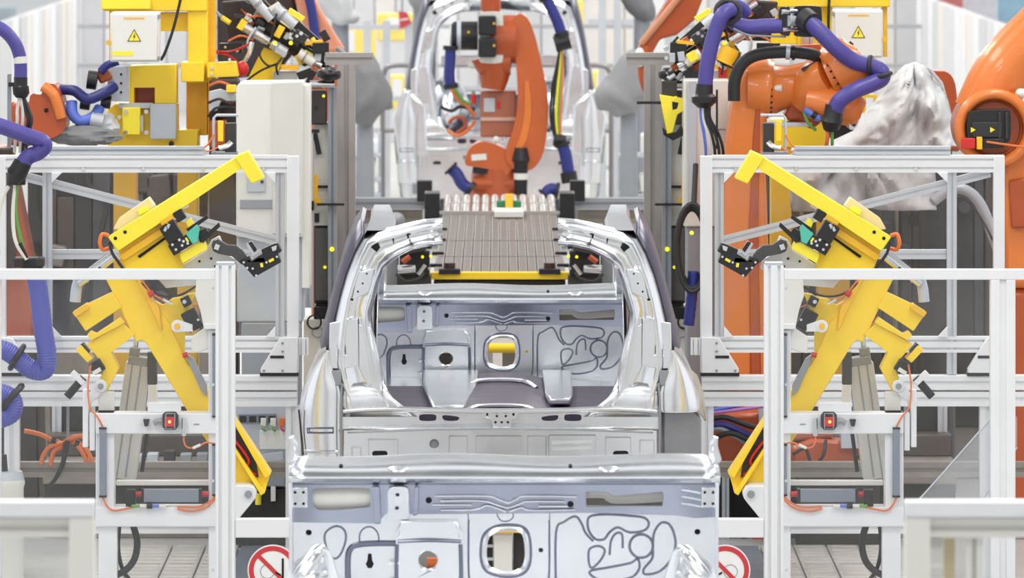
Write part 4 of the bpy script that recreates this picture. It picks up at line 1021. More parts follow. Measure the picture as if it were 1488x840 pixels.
# ------------------------------------------------------------------ vertical slide towers beside the line
def tower(mir, label, hoses):
    m = pm(282, mir)
    t = thing('slide_tower', label, 'tower', m(470, zline(282, 0), .1), 'grey slide towers')
    part(t, 'front_profile', MB().rprof(m, 438, 190, 455, 292, .08, 0, 1), ALU)
    part(t, 'profile_foot', MB().rect(m, 436, 292, 456, 306, .10, -.01), BLK, bevel=.004)
    part(t, 'lower_profile', MB().rprof(m, 439, 306, 455, 448, .06, .02, 1), ALU)
    part(t, 'cream_column', MB().rect(m, 455, 180, 478, 330, .15, .12), OFFW, bevel=.004)
    part(t, 'grey_profile', MB().rprof(m, 476, 128, 489, zline(282, 0), .08, .06, 1), mat('slate_profile', (150, 156, 164), .4, .35, .04))
    part(t, 'rear_column', MB().rprof(m, 488, 96, 514, zline(282, .0), .08, .3, 1), mat('warm_column', (166, 162, 160), .45, .3, .05))
    part(t, 'top_beam', MB().rprof(m, 470, 80, 540, 98, .08, .32, 1), mat('warm_column', (166, 162, 160)))
    part(t, 'drive_head', MB().rect(m, 450, 132, 474, 182, .10, .05), DGREY, bevel=.01)
    part(t, 'round_shaft', MB().ptube(m, [(450, 123, .03), (486, 123, .03)], 6, n=14, smooth=1), CHROME)
    part(t, 'drive_lamp', MB().disc(m, 470, 140, 2.2, .006, .04, 10), YELLED)
    part(t, 'shaft_bolt', MB().disc(m, 459, 157, 3.4, .006, .045, 12), BLK)
    part(t, 'drive_cap', MB().blob(m(478, 108, .0), (.062, .07, .035), .15, 3, nu=18, nv=12), BLK)
    part(t, 'clip', MB().rrect(m, 460, 210, 7, 32, -12, .02, .08), BLK); part(t, 'clip', MB().rect(m, 440, 188, 464, 193, .03, -.01), BLK)
    part(t, 'orange_strip', MB().prism(m, [(454, 255), (461, 255), (461, 288), (466, 292), (466, 297), (454, 297)], .03, .06), AMB)
    part(t, 'clip', MB().rect(m, 460, 271, 476, 275, .02, .09), BLK); part(t, 'black_rod', MB().rect(m, 460, 296, 500, 299.5, .02, .03), BLK)
    part(t, 'small_plate', MB().rect(m, 456, 312, 463, 325, .02, .10), BLK)
    pb = part(t, 'pendant_box', MB().rect(m, 439, 336, 449, 358, .03, -.01), BLK, bevel=.003)
    for y in (341, 353): part(pb, 'lamp', MB().disc(m, 442, y, 2.0, .004, -.014, 8), YELLED)
    part(t, 'lower_cabinet', MB().rect(m, 455, 330, 486, 445, .3, .16), DGREY, bevel=.008)
    part(t, 'lower_cabinet_door', MB().rect(m, 457, 334, 475, 440, .01, .145), mat('dim_panel', (108, 106, 104), .5, .1), bevel=.003)
    part(t, 'ledge', MB().rect(m, 455, 448, 482, 466, .25, .1), BLK, bevel=.004)
    part(t, 'plinth', MB().rect(m, 440, 466, 486, zline(282, 0), .25, .1), OFFW, bevel=.006)
    part(t, 'lamp', MB().disc(m, 482, 363, 3.4, .006, .04, 10), YELLED)
    part(t, 'lamp', MB().disc(m, 471, 391, 2.4, .006, .13, 10), YELLED)
    part(t, 'hose_loop', MB().ring(m, 456, 470, 10, 1.4, .08, 20, k=6), BLK)
    part(t, 'hose_loop', MB().ring(m, 461, 484, 8, 1.2, .08, 20, k=6), GREY)
    part(t, 'side_box', MB().rect(m, 439, 410, 443, 434, .03, -.01), OFFW)
    return t
tower(False, 'grey slide tower with black fittings right of the cream cabinet', 0)
tower(True, 'grey slide tower with black fittings left of the black hose ring', 1)
m = pm(290)
t = thing('hose_ring', 'coiled black hose ring hanging behind the right guard panel', 'hose', m(1004, 425, 0), None)
for k, (R, d) in enumerate(((64, 0), (60, .03), (55, .06))):
    part(t, 'hose_coil', MB().tube([m(1006 + R * .37 * math.cos(a * math.pi / 14), 360 + R * math.sin(a * math.pi / 14), d) for a in range(28)], 3.6 / 290, n=8, smooth=1, closed=True), RUB)
part(t, 'hose_tail', MB().ptube(m, [(1008, 300, .0), (1010, 270, .05), (1012, 240, .1)], 4, n=8, smooth=4), RUB)
part(t, 'coil_lamp', MB().disc(m, 1005, 338, 3, .006, -.02, 10), YELLED)
t = thing('cable_hose', 'dark blue hose hanging down beside the right guard panel', 'hose', m(1004, 475, 0), None)
part(t, 'hose', MB().ptube(m, [(1008, 395, .05), (1006, 430, .05), (1001, 474, .05)], 8, n=12, smooth=8, rib=.05), BLUE)

# ------------------------------------------------------------------ gripper clusters high up
def cluster(mir, s, label, seed):
    R = random.Random(seed); m = pm(s, mir)
    t = thing('gripper_tool', label, 'tool', m(410, 128, .1), 'cluttered gripper tools')
    part(t, 'carrier_arm', MB().prism(m, [(356, 122), (384, 64), (394, 62), (412, 80), (400, 118), (380, 124)], .08, .08), YEL, bevel=.005)
    part(t, 'carrier_tube', MB().rrect(m, 420, 60, 120, 12, 33, .06, .1), BLK, bevel=.004)
    part(t, 'carrier_tube', MB().rrect(m, 430, 36, 90, 10, 42, .06, .16), DGREY, bevel=.004)
    part(t, 'round_flange', MB().ptube(m, [(372, 30, .1), (382, 38, .1)], 15, n=18, smooth=1), BLK)
    part(t, 'backing', MB().prism(m, [(318, 4), (380, 0), (440, 60), (470, 84), (440, 100), (400, 60), (330, 62)], .1, .22), mat('shadow_housing', (58, 46, 42), .55, .1, .2), bevel=.01)  # housing colour, a plain dark brown
    def cylr(x, y, a, L, r, mt):
        c = math.radians(a); dx, dy = math.cos(c) * L / 2, math.sin(c) * L / 2
        part(t, 'actuator', MB().ptube(m, [(x - dx, y - dy, .02), (x + dx, y + dy, .02)], r, n=14, smooth=1), mt)
        part(t, 'actuator_band', MB().ptube(m, [(x - dx * .3, y - dy * .3, .02), (x - dx * .1, y - dy * .1, .02)], r * 1.12, n=14, smooth=1), GREY)
    cylr(373, 50, 30, 42, 7, CHROME); cylr(378, 10, 48, 50, 7, LGREY); cylr(413, 25, 40, 40, 9, LGREY); cylr(445, 84, 32, 26, 8, OFFW)
    cylr(405, 70, 30, 26, 7, ALU); cylr(460, 92, 30, 16, 5, CHROME)
    for x, y, w, h, a, mt in ((406, 46, 10, 18, 28, YEL), (430, 22, 26, 8, 33, YELB), (446, 82, 14, 14, 30, YELB), (408, 76, 18, 8, 30, LGREY),
                              (400, 12, 16, 12, -30, OFFW), (418, 30, 18, 16, 35, OFFW), (436, 54, 20, 14, 34, DGREY), (430, 62, 12, 10, 34, BLK),
                              (456, 62, 26, 5, -6, AMB), (466, 70, 24, 16, 0, BLK), (469, 82, 5, 16, 4, BLK), (462, 82, 10, 14, 8, LGREY), (475, 84, 8, 14, 0, LGREY),
                              (421, 98, 26, 7, 2, AMB), (414, 112, 34, 16, 0, mat('slat_grey', (168, 168, 168), .45, .2)), (443, 108, 22, 12, -20, BLK), (452, 112, 8, 20, 30, BLK), (335, 70, 34, 14, 0, BLK)):
        part(t, 'tool_block', MB().rrect(m, x, y, w, h, a, .07, -.02 + R.random() * .04), mt, bevel=.003)
    for i in range(46):
        u = R.random(); x = 318 + 160 * u + R.uniform(-10, 16); y = 2 + 92 * u + R.uniform(-30, 26)
        if y > 116: continue
        mt = R.choice([BLK, BLK, DGREY, mat('shadow_housing', (58, 46, 42)), CHROME, GREY, ORGD, ALU, YEL])
        if i % 3: part(t, 'tool_block', MB().rrect(m, x, y, R.uniform(6, 18), R.uniform(5, 12), R.choice([33, 33, -57, 10, 60]), .06, .03 + R.random() * .1), mt, bevel=.002)
        else: part(t, 'tool_pin', MB().ptube(m, [(x, y, .05), (x + R.uniform(6, 14), y + R.uniform(3, 10), .04)], R.uniform(2, 4.5), n=10, smooth=1), mt)
    for x, y, r, mt in ((400, 62, 3, YELLED), (423, 62, 3, YELLED), (438, 48, 3, CHROME), (432, 52, 2.4, CHROME), (422, 54, 2.4, CHROME), (345, 73, 2.6, CHROME), (328, 68, 2, CHROME), (484, 84, 3, CHROME)):
        part(t, 'tool_screw', MB().disc(m, x, y, r, .01, -.05, 8), mt)
    for pts, mt in (([(384, 66, -.02), (378, 80, -.04), (390, 95, -.04), (405, 92, -.02)], BLK), ([(402, 20, -.02), (398, 40, -.04), (394, 60, -.03)], BLK), ([(372, 40, 0), (360, 60, -.02), (364, 80, 0)], LGREY),
                    ([(332, 60, .02), (350, 52, .0), (368, 58, .02)], COPPER), ([(350, 14, .1), (362, 24, .05), (380, 24, .05), (396, 34, .02)], COPPER), ([(300, 76, .05), (330, 80, .02), (346, 92, .02)], RED),
                    ([(404, 92, -.02), (380, 102, -.04), (360, 116, -.03), (352, 124, 0)], BLK), ([(410, 84, -.02), (402, 96, -.04), (404, 108, -.02)], BLK)):
        part(t, 'cable', MB().ptube(m, pts, 1.6, n=6, smooth=5), mt)
    return t
cluster(False, 276, 'cluttered gripper tool with yellow and chrome actuators above the cream cabinet', 1)
mC = pm(284, True)
t = cluster(True, 284, 'cluttered gripper tool behind the arched violet hose on the right', 2)
part(t, 'yellow_hook', MB().prism(mC, [(494, 137), (457, 143), (456, 158), (468, 166), (475, 192), (483, 194), (489, 164)], .06, -.05, holes=[[(466, 149), (476, 147), (475, 160), (468, 158)]]), YELB, bevel=.004)
part(t, 'black_shoe', MB().prism(mC, [(462, 180), (470, 192), (480, 194), (490, 184), (488, 196), (474, 204), (458, 196)], .06, -.03), BLK, bevel=.004)
part(t, 'hook_post', MB().rect(mC, 468, 118, 490, 140, .08, .0), DGREY, bevel=.004)
part(t, 'hook_rod', MB().rect(mC, 486, 147, 527, 151, .03, -.03), BLK)
part(t, 'yellow_drum', MB().ptube(mC, [(398, 92, .0), (388, 70, .0)], 16, n=20, smooth=1), AMB)
part(t, 'red_valve', MB().rect(mC, 396, 96, 408, 113, .05, -.0), RED, bevel=.003)
part(t, 'white_plug', MB().rrect(mC, 403, 96, 14, 6, -36, .05, -.02), OFFW, bevel=.002)

# small parts standing on the guard panels' cap strips
for mir, lab in ((False, 'small metal valve bracket with yellow tab beside the cream cabinet'), (True, 'small metal valve bracket with yellow tab under the orange robot wrist')):
    m = pm(311, mir)
    t = thing('valve_bracket', lab, 'bracket', m(325, 226, .05), 'valve brackets')
    part(t, 'frame', MB().tube([m(310, 226, .05), m(310, 172, .05), m(314, 168, .05), m(346, 168, .05)], .007, n=8, smooth=1), LGREY)
    part(t, 'yellow_tab', MB().rect(m, 316, 176, 324, 206, .02, .03), YEL, bevel=.003)
    part(t, 'valve_block', MB().rect(m, 326, 180, 342, 224, .08, .06), DGREY, bevel=.004)
    part(t, 'silver_nozzle', MB().ptube(m, [(318, 216, .02), (330, 212, .02), (336, 206, .02)], 4, n=8, smooth=3), CHROME)
    part(t, 'copper_wire', MB().ptube(m, [(310, 196, .04), (302, 210, .03), (296, 216, .03), (302, 220, .02), (318, 214, .02)], 1.2, n=6, smooth=5), COPPER)
    part(t, 'stand_foot', MB().rect(m, 306, 222, 344, 227, .10, .04), GREY)

# ------------------------------------------------------------------ orange robots
def bolt_ring(par, a, b, R, n, r=.006):
    """bolts round the rim of a cylinder whose axis runs from a to b, standing on the end b"""
    ax = (b - a).normalized(); u = Vector((0, 1, 0)); u = (u - ax * ax.dot(u)).normalized(); v = ax.cross(u)
    first = None
    for i in range(n):
        q = 2 * math.pi * i / n
        p = b + u * (math.cos(q) * R) + v * (math.sin(q) * R)
        if first is None:
            first = part(par, 'bolt', MB().cyl(p - ax * .004, p + ax * .008, r, 8), HOLE); p0 = p
        else: twins(first, par, [p - p0])

s = 290; m = pm(s)
t = thing('industrial_robot', 'large orange robot with bent wrist and violet hoses at the upper right', 'robot', m(1085, zline(s, 0), .3), 'orange robots')
up = part(t, 'upright_arm', MB().prism(m, [(1044, 640), (1044, 330), (1052, 230), (1066, 140), (1076, 106), (1090, 94), (1114, 96), (1116, 150), (1112, 230), (1116, 330), (1124, 640)], .34, .0), ORG, bevel=.03)
part(up, 'arm_groove', MB().prism(m, [(1090, 560), (1088, 330), (1094, 200), (1100, 140), (1104, 140), (1104, 200), (1102, 330), (1106, 560)], .04, -.012), ORGD, bevel=.01)
part(t, 'pedestal', MB().ptube(m, [(1084, 600, .15), (1084, 760, .15)], [44, 48], n=24, smooth=1), ORGD)
part(t, 'base', MB().rect(m, 1000, 752, 1170, zline(s, 0), .42, -.1), DGREY, bevel=.02)
el = part(t, 'elbow_housing', MB().ptube(m, [(1086, 130, .10), (1104, 130, .10), (1119, 130, .10), (1124, 130, .10), (1150, 126, .10), (1174, 122, .10), (1184, 122, .10)], [40, 43, 43, 37, 30, 31, 30], n=28, smooth=3), ORG)
bolt_ring(el, m(1086, 130, .10), m(1120, 130, .10), 39.5 / s, 26)
part(el, 'cap', MB().ptube(m, [(1126, 128, -.01), (1136, 128, -.015)], 5, n=12, smooth=1), OFFW)
fa = part(t, 'forearm', MB().ptube(m, [(1172, 150, .1), (1184, 132, .06), (1200, 118, .03), (1212, 110, .0)], [30, 38, 40, 36], n=28, smooth=4), ORG)
wr = part(t, 'wrist_flange', MB().ptube(m, [(1208, 112, .0), (1216, 108, -.005), (1217, 107, -.005), (1244, 92, -.02), (1250, 88, -.02)], [36, 37, 44, 44, 38], n=30, smooth=2), ORG)
bolt_ring(wr, m(1244, 92, -.02), m(1215, 108.5, -.005), 40 / s, 24, .005)
bolt_ring(wr, m(1215, 108.5, -.005), m(1250, 88, -.02), 30 / s, 12, .006)
part(t, 'wrist_motor', MB().ptube(m, [(1178, 148, -.02), (1210, 152, -.06), (1240, 160, -.06), (1250, 164, -.06)], [24, 26, 24, 18], n=22, smooth=3), ORG)
part(t, 'wrist_lower', MB().prism(m, [(1140, 170), (1162, 120), (1184, 140), (1196, 178), (1180, 190), (1160, 176), (1148, 178)], .2, .06), ORGD, bevel=.02)
part(t, 'service_plate', MB().rrect(m, 1174, 96, 22, 4, -28, .03, -.045), DGREY)
part(t, 'top_bracket', MB().prism(m, [(1126, 70), (1196, 66), (1198, 78), (1190, 90), (1128, 80)], .1, .2), ORGD, bevel=.006)
part(t, 'black_conduit', MB().ptube(m, [(1066, 146, -.06), (1067, 116, -.06), (1078, 92, -.06), (1100, 79, -.06), (1140, 75, -.06), (1176, 78, -.05), (1192, 84, -.02)], 9, n=14, smooth=6), RUB)
part(t, 'conduit_clip', MB().ptube(m, [(1141, 75, -.06), (1147, 75.4, -.06)], 11, n=14, smooth=1), LGREY)
part(t, 'conduit_clip', MB().ptube(m, [(1150, 76, -.06), (1154, 76, -.06)], 11, n=14, smooth=1), BLK)
part(t, 'lower_tray', MB().rect(m, 1108, 178, 1180, 184, .2, -.02), LGREY, bevel=.003)
part(t, 'tool_plate', MB().prism(m, [(1196, 186), (1240, 160), (1252, 168), (1240, 190), (1210, 204)], .06, -.0), BLK, bevel=.006)
part(t, 'tool_nozzle', MB().ptube(m, [(1226, 170, -.04), (1240, 178, -.08)], 11, n=16, smooth=1), CHROME)
part(t, 'nozzle_mouth', MB().ptube(m, [(1240, 178, -.08), (1242, 179, -.083)], 5, n=12, smooth=1), BLK)
part(t, 'cable_plug', MB().ptube(m, [(1167, 158, -.12), (1190, 172, -.12)], 5, n=10, smooth=1), LBLUE)
part(t, 'cable_plug', MB().ptube(m, [(1178, 164, -.12), (1184, 168, -.12)], 5.6, n=10, smooth=1), BLK)
part(t, 'green_cable', MB().ptube(m, [(1166, 160, -.12), (1172, 176, -.12), (1184, 188, -.10)], 2.2, n=8, smooth=5), GREENC)
# hoses of this robot
h = thing('cable_hose', 'arched violet hose with black cuffs hanging over the cream cabinet', 'hose', m(1022, 240, -.2), 'violet hoses')
part(h, 'hose', MB().ptube(m, [(1022, 128, -.2), (1026, 90, -.2), (1036, 48, -.2), (1048, 20, -.2), (1062, 12, -.16)], 11, n=16, smooth=14, rib=.02), PURP)
part(h, 'cuff', MB().ptube(m, [(1022, 120, -.2), (1021, 136, -.2)], [12, 13], n=16, smooth=1), BLK)
part(h, 'cuff_flange', MB().ptube(m, [(1021, 134, -.2), (1021, 138, -.2), (1021, 146, -.2), (1021, 154, -.2)], [13, 18, 18, 9], n=18, smooth=1), BLK)
part(h, 'clamp_collar', MB().ring(m, 1056, 16, 16, 5, -.15, 22), DGREY)
for k, (x, mt) in enumerate(((1016, LBLUE), (1019, WCABLE), (1023, RUB), (1026, RUB), (1029, BLK))):
    part(h, 'loose_cable', MB().ptube(m, [(x, 152, -.2), (x + 1, 170, -.2), (x + 5 + k * 2, 192, -.19), (x + 8 + k * 3, 216, -.16), (x + 8 + k * 3, 240, -.1)], 2.2, n=8, smooth=5), mt)
h = thing('cable_hose', 'violet hose running sideways into the square black clamp block', 'hose', m(1100, 50, -.1), 'violet hoses')
part(h, 'hose', MB().ptube(m, [(1060, 14, -.1), (1066, 32, -.12), (1086, 38, -.14), (1108, 37, -.14), (1134, 36, -.14)], 11, n=16, smooth=14, rib=.02), PURP)
part(h, 'rear_hose', MB().ptube(m, [(1062, 4, -.02), (1076, 10, .0), (1086, 22, .02)], 9, n=12, smooth=10, rib=.02), PURP)
part(h, 'thin_cable', MB().ptube(m, [(1064, 40, -.16), (1084, 49, -.17), (1110, 51, -.16), (1140, 52, -.14)], 1.6, n=6, smooth=5), GREY)
c = thing('hose_clamp', 'square black clamp block with chrome pins gripping the violet hoses', 'clamp', m(1150, 52, -.1), None)
part(c, 'plate', MB().prism(m, smooth_loop([(1130, 14), (1134, 9), (1140, 9), (1146, 12), (1146, 48), (1138, 50), (1132, 48), (1130, 40)], 3), .08, -.16), BLK, bevel=.004)
part(c, 'plate', MB().prism(m, smooth_loop([(1152, 14), (1158, 8), (1186, 8), (1192, 14), (1192, 46), (1186, 52), (1158, 52), (1152, 46)], 3), .06, -.12), BLK, bevel=.004)
part(c, 'collar', MB().ptube(m, [(1166, 24, -.15), (1176, 32, -.19)], 16, n=18, smooth=1), RUB)
for y in (16, 42): part(c, 'chrome_pin', MB().ptube(m, [(1134, y, -.17), (1156, y, -.13)], 3.6, n=10, smooth=1), CHROME)
part(c, 'hub', MB().ptube(m, [(1142, 29, -.16), (1152, 29, -.13)], 8, n=14, smooth=1), LGREY)
h = thing('cable_hose', 'long violet hose bending sharply round the orange robot wrist', 'hose', m(1208, 180, -.2), 'violet hoses')
part(h, 'hose', MB().ptube(m, [(1164, 22, -.16), (1186, 42, -.19), (1212, 68, -.2), (1236, 86, -.18), (1262, 94, -.16), (1277, 102, -.16), (1278, 112, -.17), (1262, 120, -.2), (1236, 130, -.24), (1216, 144, -.24), (1209, 160, -.22)], 12, n=16, smooth=14, rib=.02), PURP)
part(h, 'elbow_ring', MB().tube([m(1262, 94, -.16) + Vector((math.cos(a * .3142) * .01, math.cos(a * .3142) * .045, math.sin(a * .3142) * .045)) for a in range(20)], .012, n=8, smooth=1, closed=True), RUB)
part(h, 'elbow_ring', MB().tube([m(1278, 108, -.165) + Vector((math.cos(a * .3142) * .045, math.sin(a * .3142) * .05, math.cos(a * .3142) * .012)) for a in range(20)], .012, n=8, smooth=1, closed=True), RUB)
part(h, 'cuff', MB().ptube(m, [(1209, 150, -.22), (1207, 166, -.22), (1205, 170, -.22), (1205, 184, -.2)], [13, 14, 17, 12], n=18, smooth=1), BLK)
part(h, 'loose_cable', MB().ptube(m, [(1200, 182, -.2), (1199, 200, -.2), (1197, 222, -.1)], 3, n=8, smooth=4), COPPER)
part(h, 'loose_cable', MB().ptube(m, [(1206, 182, -.2), (1206, 200, -.2), (1208, 222, -.1)], 2.4, n=8, smooth=4), GREENC)

# robot at the far right edge
s = 296; m = pm(s)
t = thing('industrial_robot', 'orange robot with black motor in a round housing at the right edge', 'robot', m(1450, zline(s, 0), .3), 'orange robots')
part(t, 'raised_arm', MB().ptube(m, [(1432, 168, .16), (1460, 110, .16), (1500, 62, .16), (1560, 0, .16)], [44, 44, 42, 38], n=26, smooth=3), ORG)
part(t, 'housing_rim', MB().tube([m(1444 + 50 * math.cos(a * math.pi / 18), 186 + 50 * math.sin(a * math.pi / 18), -.04) for a in range(36)], 8 / s, n=12, smooth=1, closed=True), ORG)
part(t, 'housing', MB().ptube(m, [(1444, 186, .0), (1444, 186, .32)], [50, 56], n=36, smooth=1), ORGD)
part(t, 'inner_ring', MB().tube([m(1444 + 41 * math.cos(a * math.pi / 18), 186 + 41 * math.sin(a * math.pi / 18), -.01) for a in range(36)], 3 / s, n=8, smooth=1, closed=True), ORGD)
mo = part(t, 'motor', MB().prism(m, smooth_loop([(1404, 166), (1412, 160), (1460, 158), (1466, 166), (1466, 198), (1458, 206), (1412, 206), (1404, 200)], 3), .12, -.10), BLK, bevel=.008)
part(mo, 'motor_cap', MB().rect(m, 1410, 176, 1454, 198, .02, -.118), RUB, bevel=.004)
for x in (1408, 1436): part(mo, 'yellow_arrow', MB().prism(m, [(x, 183), (x, 191), (x + 7, 187)], .002, -.121), YELB, smooth=False)
for x in (1448, 1458): part(mo, 'motor_fin', MB().rect(m, x, 162, x + 4, 200, .02, -.12), DGREY, bevel=.003)
part(t, 'white_knob', MB().blob(m(1484, 136, .0), (.03, .03, .025), .1, nu=14, nv=10), OFFW)
part(t, 'shoulder', MB().prism(m, [(1460, 206), (1560, 206), (1560, 420), (1462, 420)], .4, .02), ORG, bevel=.03)
part(t, 'shoulder_plate', MB().prism(m, [(1466, 262), (1500, 256), (1500, 330), (1470, 332)], .04, -.02), ORGD, bevel=.01)
part(t, 'column', MB().prism(m, [(1468, 420), (1570, 420), (1580, zline(s, 0)), (1440, zline(s, 0))], .5, .04), ORGD, bevel=.03)
part(t, 'copper_pipe', MB().ptube(m, [(1430, 204, -.14), (1458, 208, -.14), (1500, 214, -.12)], 1.6, n=6, smooth=4), COPPER)
part(t, 'connector', MB().rect(m, 1394, 199, 1414, 214, .05, -.14), RED, bevel=.004)
part(t, 'connector', MB().rect(m, 1416, 197, 1424, 215, .05, -.15), AMB, bevel=.003)
part(t, 'connector', MB().rect(m, 1425, 200, 1455, 213, .04, -.13), BLK, bevel=.003)

# robot behind the hoses at the left edge
s = 292; m = pm(s)
t = thing('industrial_robot', 'orange robot behind the pale violet hose at the left edge', 'robot', m(20, zline(s, 0), .3), 'orange robots')
part(t, 'elbow_block', MB().prism(m, smooth_loop([(42, 140), (58, 138), (62, 126), (72, 122), (84, 130), (94, 170), (92, 190), (74, 202), (50, 204), (40, 190)], 3), .28, .06), ORGD, bevel=.03)
part(t, 'elbow_ridge', MB().ptube(m, [(62, 126, .05), (78, 140, .04), (88, 172, .05)], 8, n=12, smooth=5), ORG)
part(t, 'elbow_hole', MB().disc(m, 66, 161, 3.2, .01, .05, 12), HOLE)
part(t, 'upper_column', MB().prism(m, [(10, 150), (42, 150), (44, 215), (12, 215)], .2, .12), ORGD, bevel=.02)
part(t, 'rear_link', MB().prism(m, [(130, 106), (150, 104), (158, 118), (140, 126)], .1, .3), ORGD, bevel=.01)
part(t, 'column', MB().prism(m, [(-20, 215), (10, 215), (48, 410), (46, 500), (-20, 500)], .3, .14), ORGD, bevel=.02)
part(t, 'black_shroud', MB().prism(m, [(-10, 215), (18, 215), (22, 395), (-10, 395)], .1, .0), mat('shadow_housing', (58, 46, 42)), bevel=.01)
part(t, 'base', MB().prism(m, [(-40, 500), (50, 500), (56, zline(s, 0)), (-40, zline(s, 0))], .5, .1), DGREY, bevel=.02)
for r, x, y in ((12, 118, 150), (14, 128, 118), (10, 148, 150)):
    part(t, 'black_joint', MB().ptube(m, [(x - 6, y, .26), (x + 8, y + 2, .26)], r, n=16, smooth=1), BLK)
part(t, 'hose', MB().ptube(m, [(84, 132, .2), (104, 134, .18), (124, 146, .18), (150, 136, .2), (162, 128, .24)], 8, n=12, smooth=10, rib=.03), mat('navy_hose', (44, 48, 118), .42))
part(t, 'hose', MB().ptube(m, [(100, 150, .2), (102, 168, .18), (114, 178, .18), (132, 172, .2), (140, 160, .24)], 8, n=12, smooth=10, rib=.03), LBLUE)
part(t, 'hose', MB().ptube(m, [(140, 108, .3), (150, 98, .3), (166, 92, .3)], 6, n=12, smooth=8, rib=.03), BLUE)
part(t, 'silver_joint', MB().ptube(m, [(128, 176, .2), (146, 180, .2)], 12, n=16, smooth=1), LGREY)
for lab, c0, rr, sd in (('small grey cover cloth crumpled under the blue hoses', (118, 200, .15), (.16, .1, .05), 3), ('pale grey cover cloth lying next to the yellow column', (138, 190, .3), (.10, .1, .07), 4)):
    solo('cover_cloth', lab, 'cloth', MB().blob(m(*c0), rr, .3, 2.6, seed=sd), CLOTHD if sd == 3 else CLOTH, 'grey cover cloths')

s = 318; m = pm(s)
h = thing('cable_hose', 'pale violet hose arching down to a black cuff at the upper left edge', 'hose', m(30, 215, 0), 'violet hoses')
part(h, 'hose', MB().ptube(m, [(-20, 34, .0), (2, 42, 0), (20, 60, 0), (29, 84, 0), (30, 114, 0)], 9.5, n=16, smooth=14, rib=.02), PURP)
part(h, 'hose_label', MB().ptube(m, [(29.4, 82, 0), (29.8, 92, 0)], 10, n=16, smooth=1), WCABLE)
part(h, 'cuff', MB().ptube(m, [(30, 112, 0), (30, 124, 0), (30, 126, 0), (31, 136, 0), (31, 142, 0)], [10, 10, 12, 12, 8], n=16, smooth=1), BLK)
part(h, 'holder', MB().rect(m, 10, 108, 15, 215, .04, .02), GREY)
part(h, 'holder_arm', MB().rect(m, 12, 120, 22, 126, .03, .01), BLK)
for x, mt in ((25, WCABLE), (33, WCABLE), (37, RUB), (42, DGREY)):
    part(h, 'loose_cable', MB().ptube(m, [(30 + (x - 30) * .4, 142, 0), (x, 160, 0), (x + (4 if x > 36 else 0), 176, 0), (x - 3, 200, .02), (x - 5, 222, .04)], 2.4, n=8, smooth=5), mt)
h = thing('cable_hose', 'pale violet hose with a sharp elbow above the left guard panel', 'hose', m(30, 260, -.1), 'violet hoses')
part(h, 'hose', MB().ptube(m, [(-20, 174, -.1), (10, 184, -.1), (40, 195, -.1), (62, 203, -.1), (67, 211, -.1), (58, 220, -.1), (44, 226, -.1), (34, 238, -.1)], 11.5, n=16, smooth=14, rib=.02), PURP)
part(h, 'cuff', MB().ptube(m, [(36, 234, -.1), (30, 246, -.1), (27, 250, -.1), (22, 262, -.08)], [13, 14, 15, 10], n=16, smooth=1), BLK)
part(h, 'cuff_bracket', MB().rect(m, 14, 256, 38, 268, .05, -.06), BLK, bevel=.004)
for pts, mt in (([(24, 266, -.06), (20, 310, -.05), (24, 350, -.05), (40, 376, -.04)], WCABLE), ([(26, 268, -.06), (24, 310, -.04), (34, 360, -.03)], GREENC), ([(14, 270, -.05), (4, 290, -.05), (-2, 330, -.05), (0, 370, -.05)], WCABLE), ([(30, 352, -.05), (40, 374, -.04)], BLK)):
    part(h, 'loose_cable', MB().ptube(m, pts, 2.8, n=8, smooth=5), mt)
h = thing('cable_hose', 'large blue violet hose bending upward behind the left clear pane', 'hose', m(50, 552, .1), 'violet hoses')
part(h, 'hose', MB().ptube(m, [(48, 398, .1), (54, 430, .1), (60, 480, .1), (66, 520, .1), (62, 540, .1), (44, 540, .1), (24, 525, .1), (4, 512, .1), (-20, 510, .1)], 14, n=16, smooth=14, rib=.03), mat('royal_violet_hose', (86, 92, 178), .42, 0, .06, 20))
part(h, 'cuff', MB().ptube(m, [(40, 380, .1), (44, 392, .1), (48, 404, .1)], [16, 16, 15], n=16, smooth=1), BLK)
part(h, 'cuff_plate', MB().rect(m, 18, 376, 62, 390, .1, .06), DGREY, bevel=.008)
part(h, 'ring', MB().tube([m(22, 522, .1) + Vector((math.cos(a * .3142) * .03, math.sin(a * .3142) * .05, math.cos(a * .3142) * .05)) for a in range(20)], .014, n=8, smooth=1, closed=True), BLK)
h = thing('cable_hose', 'short blue violet hose end with black ring low at the left edge', 'hose', m(10, 615, 0), 'violet hoses')
part(h, 'hose', MB().ptube(m, [(-30, 575, .05), (0, 574, .05), (16, 584, .05), (14, 602, .05), (-10, 612, .05)], 15, n=16, smooth=14, rib=.03), mat('royal_violet_hose', (86, 92, 178)))
part(h, 'ring', MB().tube([m(14, 580, .05) + Vector((math.cos(a * .3142) * .05, math.sin(a * .3142) * .055, math.cos(a * .3142) * .055)) for a in range(20)], .016, n=8, smooth=1, closed=True), BLK)
bk = thing('drum', 'white plastic drum standing low at the left edge', 'drum', m(8, zline(318, 0), .1), None)
part(bk, 'body', MB().ptube(m, [(6, 700, .1), (6, 705, .1), (6, 712, .1), (6, zline(318, 0), .1)], [27, 28, 26, 26], n=28, smooth=1), OFFW)
part(bk, 'lid', MB().ptube(m, [(6, 688, .1), (6, 700, .1)], [24, 27], n=28, smooth=1), LGREY)
part(bk, 'valve', MB().ptube(m, [(4, 688, .1), (2, 664, .1)], 5, n=10, smooth=1), DGREY)

